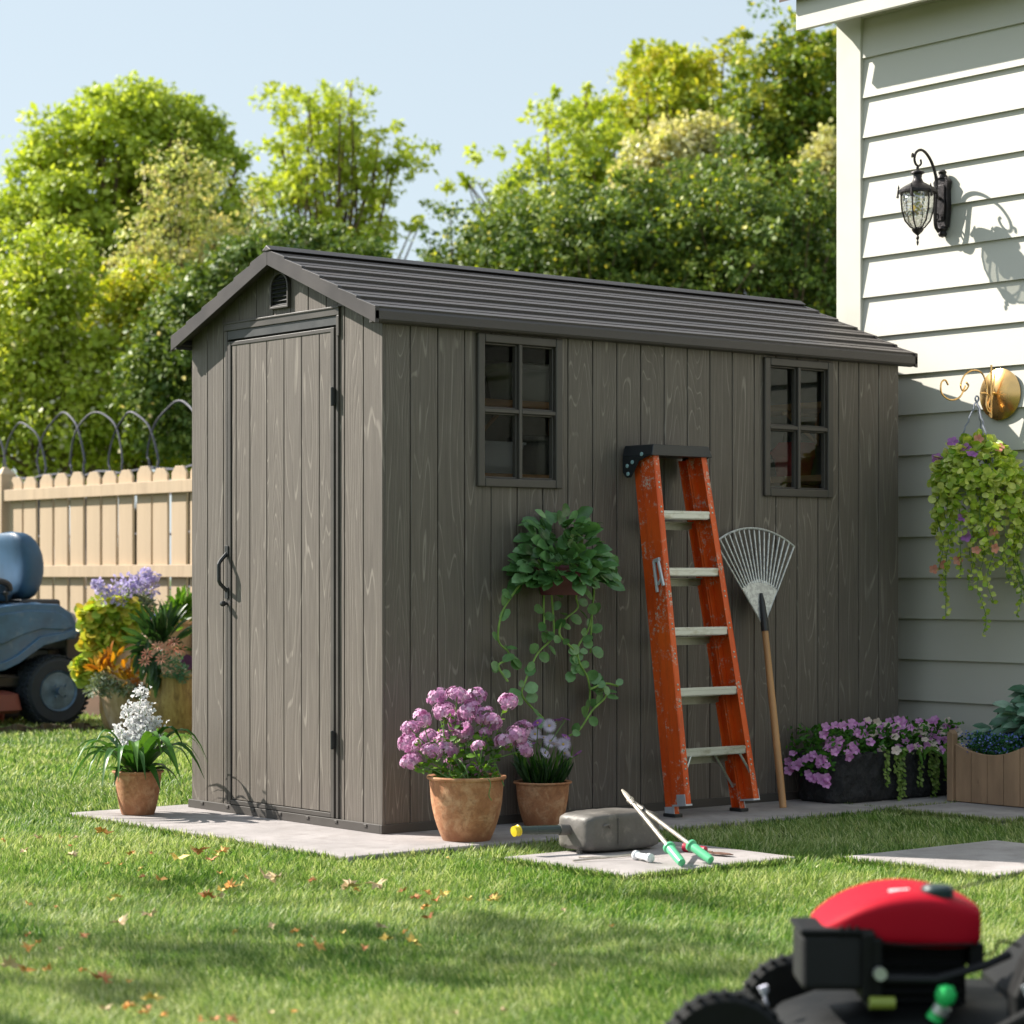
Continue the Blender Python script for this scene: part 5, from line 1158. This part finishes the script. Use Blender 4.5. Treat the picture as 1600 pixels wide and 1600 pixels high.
MB().tube([top+Vector((.012*cos(x), .0, .012*sin(x)+.005)) for x in [2*pi*i/14 for i in range(15)]], .004, 6).build('hook_ring', CH, t, smooth=True)
n = 820; p = rdir(n, -.2); P_ = p*np.array([.17, .19, .125])*(.75+.28*rng.random((n, 1)))+np.array([0, 0, .03]); P_[:, 2] -= .08*(np.hypot(P_[:, 0], P_[:, 1])/.18)**2
leaves('foliage', G_VAR, t, ROUND, P_, p+rng.normal(size=(n, 3))*.6+np.array([0, 0, -.3]), p+np.array([-.3, -.3, .5])+rng.normal(size=(n, 3))*.3, .032+.016*rng.random(n), .95)
pts, dd = [], []; b = MB()
for (a, L, r0_) in ((2.6,.42,.165), (2.9,.62,.16), (3.4,.45,.17), (3.7,.50,.17), (3.95,.70,.17), (4.2,.56,.17), (4.5,.40,.17), (4.8,.48,.17), (5.1,.62,.18), (5.4,.45,.18), (1.9,.5,.16), (3.1,.3,.17), (4.05,.35,.17), (5.8,.5,.18), (.8,.4,.18), (5.25,.55,.19)):
    c = Vector((r0_*cos(a), r0_*sin(a), .0)); m = int(L/.010); path = []
    for k in range(m+1):
        z = -k*.010; q = c+Vector((.014*sin(k*.23+a*3), .014*cos(k*.19+a), z)); path.append(q); f = k/m
        for s in range(2 if f < .5 else 1): an = rng.random()*6.28; pts.append(q+Vector((rng.normal(), rng.normal(), 0))*(.018*(1-f)+.003)); dd.append((cos(an), sin(an), -.3+rng.normal()*.3))
    b.tube(path, .0018, 4)
b.build('trailing_stem', STEM, t); n = len(pts); pz = np.array([q[2] for q in pts])
leaves('trailing_leaves', G_VAR, t, ROUND, pts, dd, np.tile([-.8, -.6, .4], (n, 1))+rng.normal(size=(n, 3))*.5, (.030+.012*rng.random(n))*(1+np.maximum(pz, -.7)*.75), .9)
lA, lB = [], []
for (x, y, z, k) in [(-.12,.12,.06,0), (-.10,-.02,.10,0), (-.13,-.08,.07,0), (-.15,-.05,-.20,0), (-.16,.02,-.10,1), (-.155,-.07,-.28,0), (-.15,-.12,-.34,1), (-.13,.13,-.42,1), (-.14,.07,-.40,1), (-.10,-.17,-.26,1), (-.09,-.17,-.33,1), (-.05,-.05,.14,1), (-.16,-.03,-.38,1), (-.02,-.14,.10,1), (-.1,.05,.13,0)]:
    (lB if k else lA).append((Vector((x, y, z)), face_rot(1.2, .4), 1.0))
put_all(blossom(P_PURP, .027), t, lA); put_all(blossom(P_CORAL, .023), t, lB)

# ------------------------------------------------------------------ pots in front of the fence
def urnmat(name, c0, c1, c2):
    m, t_, b_, o_ = nodes(name); v = mapped(t_, (1,1,.25)); n1 = noise(t_, 26, 6, .75, v, .8)
    t_.links.new(ramp(t_, n1.outputs[0], [(.3, c0), (.5, c1), (.7, c2)]).outputs[0], b_.inputs['Base Color']); b_.inputs['Roughness'].default_value = .35; bump(t_, b_, n1.outputs[0], .4, .01); return m
URN = urnmat('glazed_tan', (.20,.10,.035), (.42,.27,.12), (.62,.48,.28)); BASK = urnmat('glazed_ochre', (.10,.055,.02), (.30,.20,.07), (.50,.38,.15)); PALE = urnmat('pale_glaze', (.35,.22,.13), (.58,.42,.30), (.70,.58,.45))
def C(px, py, d, base): x, y = at(px, d); return Vector((x-base[0], y-base[1], zat(py, d)-base[2]))
def cluster(cells, d, base, n, jit=.02):      # leaf positions filling photo-sized blobs at their true distance
    out, cen = [], []
    for (px, py, rx, ry) in cells:
        c = C(px, py, d, base); s = d/F_PX; q = rdir(n)*(rng.random((n, 1))**.4)
        P = np.array(c)+(q[:, :1]*rx*s)*np.array([[RX, RY, 0]])+(q[:, 1:2]*rx*s*.9)*np.array([[VX, VY, 0]])+(q[:, 2:]*ry*s)*np.array([[0, 0, 1.]])
        out.append(P); cen.append(q)
    return np.concatenate(out), np.concatenate(cen)
G4 = 'pots of flowers in front of the picket fence'
base = (*gnd(184, 1141, LAWN_Z), LAWN_Z); t = empty('potted_croton', base, label='tan glazed pot of grey-leaved trailing foliage and orange croton near the fence', cat='potted plant', group=G4)
pot(t, .075, .115, .235, URN, bulge=.018); d = 14.8
P, q = cluster([(150,1078,16,9), (172,1074,18,12), (200,1078,20,10), (160,1062,16,8), (222,1082,10,8)], d, base, 150); leaves('grey_foliage', G_GREY, t, OVAL, P, q+rng.normal(size=q.shape)*.5, rdir(len(P), .2), .035, .5)
P, q = cluster([(155,1042,12,12), (180,1040,20,20), (205,1050,16,16), (200,1060,14,6)], d, base, 22); leaves('croton_leaves', G_ORA, t, OVAL, P, q+np.array([0, 0, .7])+rng.normal(size=q.shape)*.3, rdir(len(P), .2), .085, .6)
base = (*at(196, 15.15), LAWN_Z); t = empty('potted_coleus', base, label='tall pale glazed pot of yellow-green cascading leaves topped by lilac flowers', cat='potted plant', group=G4)
pot(t, .09, .135, .60, PALE, bulge=.05, rim=.014); d = 15.0
P, q = cluster([(140,965,14,16), (150,990,18,20), (145,1020,14,24), (160,950,22,14), (190,950,22,14), (205,968,20,12), (140,1050,12,18), (165,1010,22,20), (185,985,20,16), (128,1045,8,10)], d, base, 105); leaves('coleus_leaves', G_YEL, t, ROUND, P, q+np.array([0, 0, -.2])+rng.normal(size=q.shape)*.5, q+np.array([-.3, -.3, .6]), .055+.025*rng.random(len(P)), .95)
P, q = cluster([(215,930,22,18), (225,945,18,14), (195,930,20,14)], d+.1, base, 220); leaves('upper_foliage', G_GREY, t, OVAL, P, q+rng.normal(size=q.shape)*.5, rdir(len(P), .2), .035, .6)
P, q = cluster([(170,928,16,14), (195,912,20,14), (220,905,20,12), (238,915,12,14), (232,898,14,8), (155,915,8,8), (185,935,20,12), (210,915,16,12)], d-.08, base, 48); leaves('lilac_blossom', P_LILAC, t, ROUND, P, q+rng.normal(size=q.shape)*.6, rdir(len(P), .2), .034, .6)
base = (*at(272, 14.75), LAWN_Z); t = empty('potted_strap_plant', base, label='ochre glazed pot with dark strap leaves and coral daisies beside the shed corner', cat='potted plant', group=G4)
pot(t, .13, .165, .38, BASK, bulge=.012, rim=.01); d = 14.6
P, q = cluster([(250,1000,24,22)], d, base, 70); leaves('dark_leaves', G_DARK, t, OVAL, P*np.array([1, 1, 1]), q+np.array([-.3, -.2, .5]), rdir(len(P), .3), .20, .28)
P, q = cluster([(228,1015,10,26), (245,1030,8,24)], d, base, 14); leaves('drooping_leaves', G_DARK, t, OVAL, P, q*.3+np.array([-.3, 0, -1]), np.tile([-.6, -.7, .3], (len(P), 1)), .16, .35)
P, q = cluster([(270,1045,24,14), (285,1052,12,14), (262,1030,24,12)], d-.05, base, 220); leaves('fine_foliage', leafmat('teal_leaf', [(.05,.16,.10), (.10,.26,.17)], .5, .3), t, OVAL, P, q+rng.normal(size=q.shape)*.5, rdir(len(P)), .022, .5)
fl = [(258,1012),(268,1018),(252,1030),(230,1022),(282,1014),(272,1003),(246,1010),(226,1034)]
b0 = daisy(P_CORAL, .036, 9); put_all(b0, t, [(C(px, py, d-.22, base), face_rot(1.6, .3), 1) for px, py in fl])
base = (*at(258, 15.7), LAWN_Z); t = empty('potted_lavender', base, label='tall plain beige pot with blue flower spikes and a bright green leaf tuft', cat='potted plant', group=G4)
pot(t, .15, .19, .70, PALE, bulge=.0, rim=.01); d = 15.6
P, q = cluster([(245,975,18,10), (230,970,10,8), (262,985,14,8), (280,968,12,9), (255,970,20,9)], d, base, 160); leaves('blue_flower_spikes', P_BLUE, t, OVAL, P, q*.5+np.array([-.2, -.1, .9]), rdir(len(P)), .035, .45)
P, q = cluster([(288,950,16,14), (292,965,14,16), (278,960,14,8)], d-.2, base, 50); leaves('green_tuft', G_LIGHT, t, OVAL, P, q+np.array([0, 0, .8]), rdir(len(P), .2), .10, .45)
leaves('purple_leaf', leafmat('plum_leaf', [(.08,.02,.10), (.14,.05,.16)], .4, .1), t, ROUND, [C(292, 1022, d-.9, base)], [(.1, 0, -1)], [(-.7, -.7, .2)], .10)
# ------------------------------------------------------------------ trees
def F(name, stops, tr=.4): return leafmat(name, stops, .5, tr, (1.2, 1.15, .5))
L_MAPLE = F('maple_leaf', [(.28,.40,.045), (.50,.61,.08), (.70,.76,.15)])
L_LIME = F('lime_leaf', [(.28,.40,.04), (.50,.60,.07), (.68,.72,.14)])
L_HEDGE = F('hedge_leaf', [(.06,.12,.022), (.13,.21,.035), (.36,.44,.09)], .3)
L_DARKT = F('dark_tree_leaf', [(.08,.17,.025), (.24,.34,.04), (.62,.60,.08)], .35)
L_GOLD = F('golden_leaf', [(.24,.36,.03), (.52,.58,.05), (.80,.68,.10)])
L_PALE = F('pale_leaf', [(.40,.50,.14), (.64,.62,.28), (.80,.72,.48)])
L_PINKY = F('pinkish_leaf', [(.44,.56,.16), (.66,.68,.32), (.82,.66,.46)])
L_CREAM = F('cream_blossom', [(.55,.55,.30), (.78,.74,.55), (.85,.80,.66)])
def tree(name, label, px, d, blobs, mat, size, ncl, per, spread, trunk=.12, group=None, accent=None, tpl=QUAD, inner=.35, twigs=26, cat='tree', rag=1.0, nsub=0):
    x0, y0 = at(px, d); base = Vector((x0, y0, LAWN_Z)); t = empty(name, base, label=label, cat=cat, group=group)
    s = d/F_PX; cen = []
    tot = sum(b[2]*b[3] for b in blobs)
    for (bx, by, rx, ry) in blobs:
        k = max(3, int(ncl*rx*ry/tot)); q = rdir(k)*(inner+(1-inner)*rng.random((k, 1))**.5)
        lump = 1+rag*(.20*np.sin(q[:, :1]*7+bx)*np.sin(q[:, 2:]*6+by)+.13*np.sin(q[:, :1]*15+by)+.16*np.maximum(0, rng.normal(size=(k, 1)))); q = q*lump
        cx_, cy_ = at(bx, d); cz_ = zat(by, d)
        P = np.array([[cx_-base.x, cy_-base.y, cz_-base.z]])+q[:, :1]*rx*s*np.array([[RX, RY, 0]])+q[:, 1:2]*rx*s*.85*np.array([[VX, VY, 0]])+q[:, 2:]*ry*s*np.array([[0, 0, 1.]])
        cen.append(P)
    cen = np.concatenate(cen); k = len(cen)
    if nsub:                                    # foliage gathered in sprays, with gaps between them
        sub = cen[rng.permutation(k)[:nsub]]; j = rng.integers(0, len(sub), k); wsp = (.20+.28*rng.random(len(sub)))[j][:, None]
        cen = sub[j]+rng.normal(size=(k, 3))*wsp*np.array([[1, 1, .55]])
    cr = spread*(.45+1.1*rng.random(k)**1.5)
    n = k*per; c = np.repeat(cen, per, 0); r_ = np.repeat(cr, per)[:, None]
    q = rdir(n); P = c+q*r_*(rng.random((n, 1))**.45)*np.array([[1, 1, .62]])
    mid = cen.mean(0); out = unit(P-mid); nr = q*.7+out*.5+np.array([0, 0, .55])+rng.normal(size=(n, 3))*.45; dd = rdir(n)+out*.4+np.array([0, 0, -.25])
    tone = np.repeat(rng.random(k), per)*.55+rng.random(n)*.45
    leaves('crown', mat, t, tpl, P, dd, nr, size*(.45+1.1*rng.random(n)**1.6)*np.repeat(.8+.4*rng.random(k), per), .9, rnd=tone, smooth=False)
    if accent:
        am, fr = accent; m_ = int(n*fr); ii = rng.integers(0, n, m_); leaves('blossom', am, t, ROUND, P[ii]+rng.normal(size=(m_, 3))*.05, dd[ii], nr[ii], size*.8, 1, smooth=False)
    top = float(cen[:, 2].max()); mx, my, mz = mid
    b = MB(); tw = top*.62; tp = [(0, 0, 0), (mx*.15+.05, my*.15, tw*.3), (mx*.4-.04, my*.4, tw*.65), (mx*.7, my*.7, tw)]
    sp_ = smooth_path(tp, 4); b.tube(sp_, [trunk*(1-.6*i/len(sp_)) for i in range(len(sp_))], 10); b.build('trunk', BARK, t, smooth=True)
    b = MB()
    for i in rng.integers(0, k, twigs):
        e = Vector(cen[i]); st = sp_[int(len(sp_)*(.35+.55*rng.random()))]; m1 = st.lerp(e, .5)+Vector((rng.normal()*.1, rng.normal()*.1, .12)); b.tube(smooth_path([st, m1, e], 3), [trunk*.30, trunk*.26, trunk*.22, trunk*.17, trunk*.13, trunk*.09, trunk*.06], 6)
    if twigs: b.build('limbs', BARK, t, smooth=True)
    return t
tree('maple_tree', 'big round bright green tree filling the left side above the fence', 150, 29, [(190,300,150,165), (95,390,130,135), (300,290,80,115), (15,420,85,120), (140,540,210,130), (340,430,80,110), (215,215,95,85), (110,300,100,100), (260,230,70,80)], L_MAPLE, .085, 1500, 52, .22, .26, inner=.7, twigs=60, rag=.3)
tree('slender_tree', 'airy lime green tree with open branches rising behind the shed ridge', 525, 31, [(480,190,60,50), (530,230,85,70), (450,230,48,45), (585,270,45,50), (470,300,60,60), (560,330,50,60), (520,400,80,60), (618,288,22,16), (600,330,30,20), (490,150,25,18)], L_LIME, .085, 330, 36, .17, .13, inner=.1, twigs=80, nsub=44)
tree('feathery_shrub', 'thin pale pinkish shrub of upright twigs in front of the big round tree', 290, 26, [(240,330,26,90), (285,300,22,90), (320,340,26,90), (350,390,45,70), (200,420,34,70), (265,430,70,80), (395,340,24,50), (420,370,26,40)], L_PINKY, .05, 330, 24, .15, .05, accent=(L_CREAM, .05), inner=.2, twigs=110, cat='shrub')
G6 = 'shrubs growing behind the fence'
tree('garden_shrub', 'dark green bushy shrub showing just left of the shed gable', 350, 23, [(330,520,90,100), (260,600,60,90), (400,440,80,70), (300,660,50,70), (470,400,60,50), (540,400,60,30), (390,560,90,120)], L_HEDGE, .060, 760, 60, .22, .09, G6, (L_PINKY, .012), inner=.5, twigs=20, cat='shrub')
tree('garden_shrub', 'yellow-green blossoming shrub at the left edge over the fence', 60, 24, [(40,500,80,110), (80,430,60,70), (120,600,80,90), (0,620,60,90), (170,640,70,80), (60,680,120,60)], L_LIME, .068, 640, 46, .24, .10, G6, (L_CREAM, .05), inner=.5, twigs=30, cat='shrub')
tree('garden_shrub', 'mixed green and rusty shrub between the yellow-green shrub and the dark one', 205, 24.5, [(200,520,60,90), (190,600,60,80), (230,470,50,60), (240,680,70,60)], L_GOLD, .065, 420, 46, .22, .08, G6, (L_PINKY, .10), inner=.5, twigs=30, cat='shrub')
G7 = 'trees rising behind the shed roof'
tree('ash_tree', 'sparse lime green tree, leftmost of those behind the shed roof', 895, 31, [(870,215,48,48), (900,260,85,58), (850,260,32,50), (955,270,45,50), (830,320,40,30), (880,340,80,50), (940,330,60,50), (875,170,16,18), (930,190,18,20), (860,380,70,40), (820,290,20,14), (960,300,50,40), (900,310,60,40)], L_LIME, .085, 430, 36, .17, .14, G7, inner=.1, twigs=80, nsub=52)
tree('tall_tree', 'tall yellow-green tree against the sky left of the house corner', 1060, 33, [(1050,150,52,60), (1095,100,22,22), (1030,190,40,40), (1090,200,50,50), (1070,250,60,50), (1040,110,25,25)], L_GOLD, .09, 400, 40, .18, .18, G7, inner=.15, twigs=60, nsub=46)
tree('tall_tree', 'dark leafy tree touching the house corner board at its top', 1225, 32, [(1200,100,70,48), (1270,90,55,50), (1190,180,60,60), (1270,190,60,70), (1230,270,90,60), (1150,240,50,50), (1300,140,50,90), (1160,140,35,40), (1140,320,70,50), (1290,300,40,60)], L_DARKT, .09, 620, 44, .20, .2, G7, (L_GOLD, .10), inner=.2, twigs=60, nsub=80)
tree('blossoming_tree', 'pale cream-blossomed tree between the tall trees behind the roof', 1065, 29, [(1060,235,60,34), (1015,265,40,30), (1110,215,40,28), (975,320,40,25), (1290,260,30,50), (1060,290,80,40)], L_PALE, .075, 330, 40, .22, .1, G7, (L_CREAM, .35), inner=.2, twigs=30)
G8 = 'hedge bushes behind the shed'
for i, (lb, px, d, bl) in enumerate([('low end bush of the hedge, nearest the gap of sky over the roof', 760, 26, [(755,418,40,24), (795,408,46,38), (705,425,26,12), (830,400,50,50)]),
        ('middle hedge bush with light tips below the sparse lime tree', 900, 25.2, [(880,385,70,60), (940,370,60,60), (960,410,90,60)]),
        ('large hedge bush under the cream-blossomed tree', 1060, 25.8, [(1050,370,85,70), (1110,340,60,55), (1060,430,110,70), (985,380,50,60)]),
        ('hedge bush touching the house corner board low down', 1230, 25, [(1220,360,90,90), (1290,400,60,110), (1180,430,90,80), (1270,470,80,60)])]):
    tree('hedge_bush', lb, px, d, bl, L_HEDGE, .058, [360, 430, 540, 540][i], 62, .19, .08, G8, (L_GOLD, .05), inner=.45, twigs=60, nsub=[45, 60, 70, 70][i], cat='bush')

# unseen hedge added behind the camera to dim window reflections and skylight; open-crowned tree whose shade dapples the lawn
n = 34000; a = -2.75+3.3*rng.random(n); rr = 17+2.2*rng.random(n)**2; h_ = 3.0+.8*np.sin(a*6)+.5*np.sin(a*17)
z = rng.random(n)**.8*h_; P = np.stack([-3+rr*np.cos(a), -5+rr*np.sin(a), z], 1); keep = (P[:, 1] < -5) | (P[:, 0] < -12); P = P[keep]; n = len(P)
tag(leaves('added_hedge', L_HEDGE, None, QUAD, P, rdir(n), rdir(n), .34, .9, smooth=False), kind='stuff')
sx, sy = -4.9, 2.7
t = empty('shade_tree', (sx-.5, sy+1.2, LAWN_Z), label='open-crowned garden tree off to the left that dapples the lawn with shade', cat='tree')
k = 20; q = rdir(k)*np.array([2.6, 2.2, 1.0])*(.35+.65*rng.random((k, 1))); cen = q+np.array([.5, -1.2, 4.3]); n = k*34; c = np.repeat(cen, 34, 0); P = c+rdir(n)*.30*rng.random((n, 1))**.5
leaves('crown', L_MAPLE, t, OVAL, P, rdir(n), rdir(n, .1), .10+.05*rng.random(n), .9, smooth=False)
b = MB(); sp_ = smooth_path([(0, 0, 0), (.1, -.2, 1.4), (.2, -.5, 2.6), (.45, -1.0, 3.8)], 4); b.tube(sp_, [.13*(1-.05*i) for i in range(len(sp_))], 10); b.build('trunk', BARK, t, smooth=True)
b = MB()
for i in range(k): b.tube(smooth_path([sp_[5+i % 8], sp_[5+i % 8].lerp(Vector(cen[i]), .5)+Vector((0, 0, .15)), Vector(cen[i])], 3), .018, 5)
b.build('limbs', BARK, t, smooth=True)
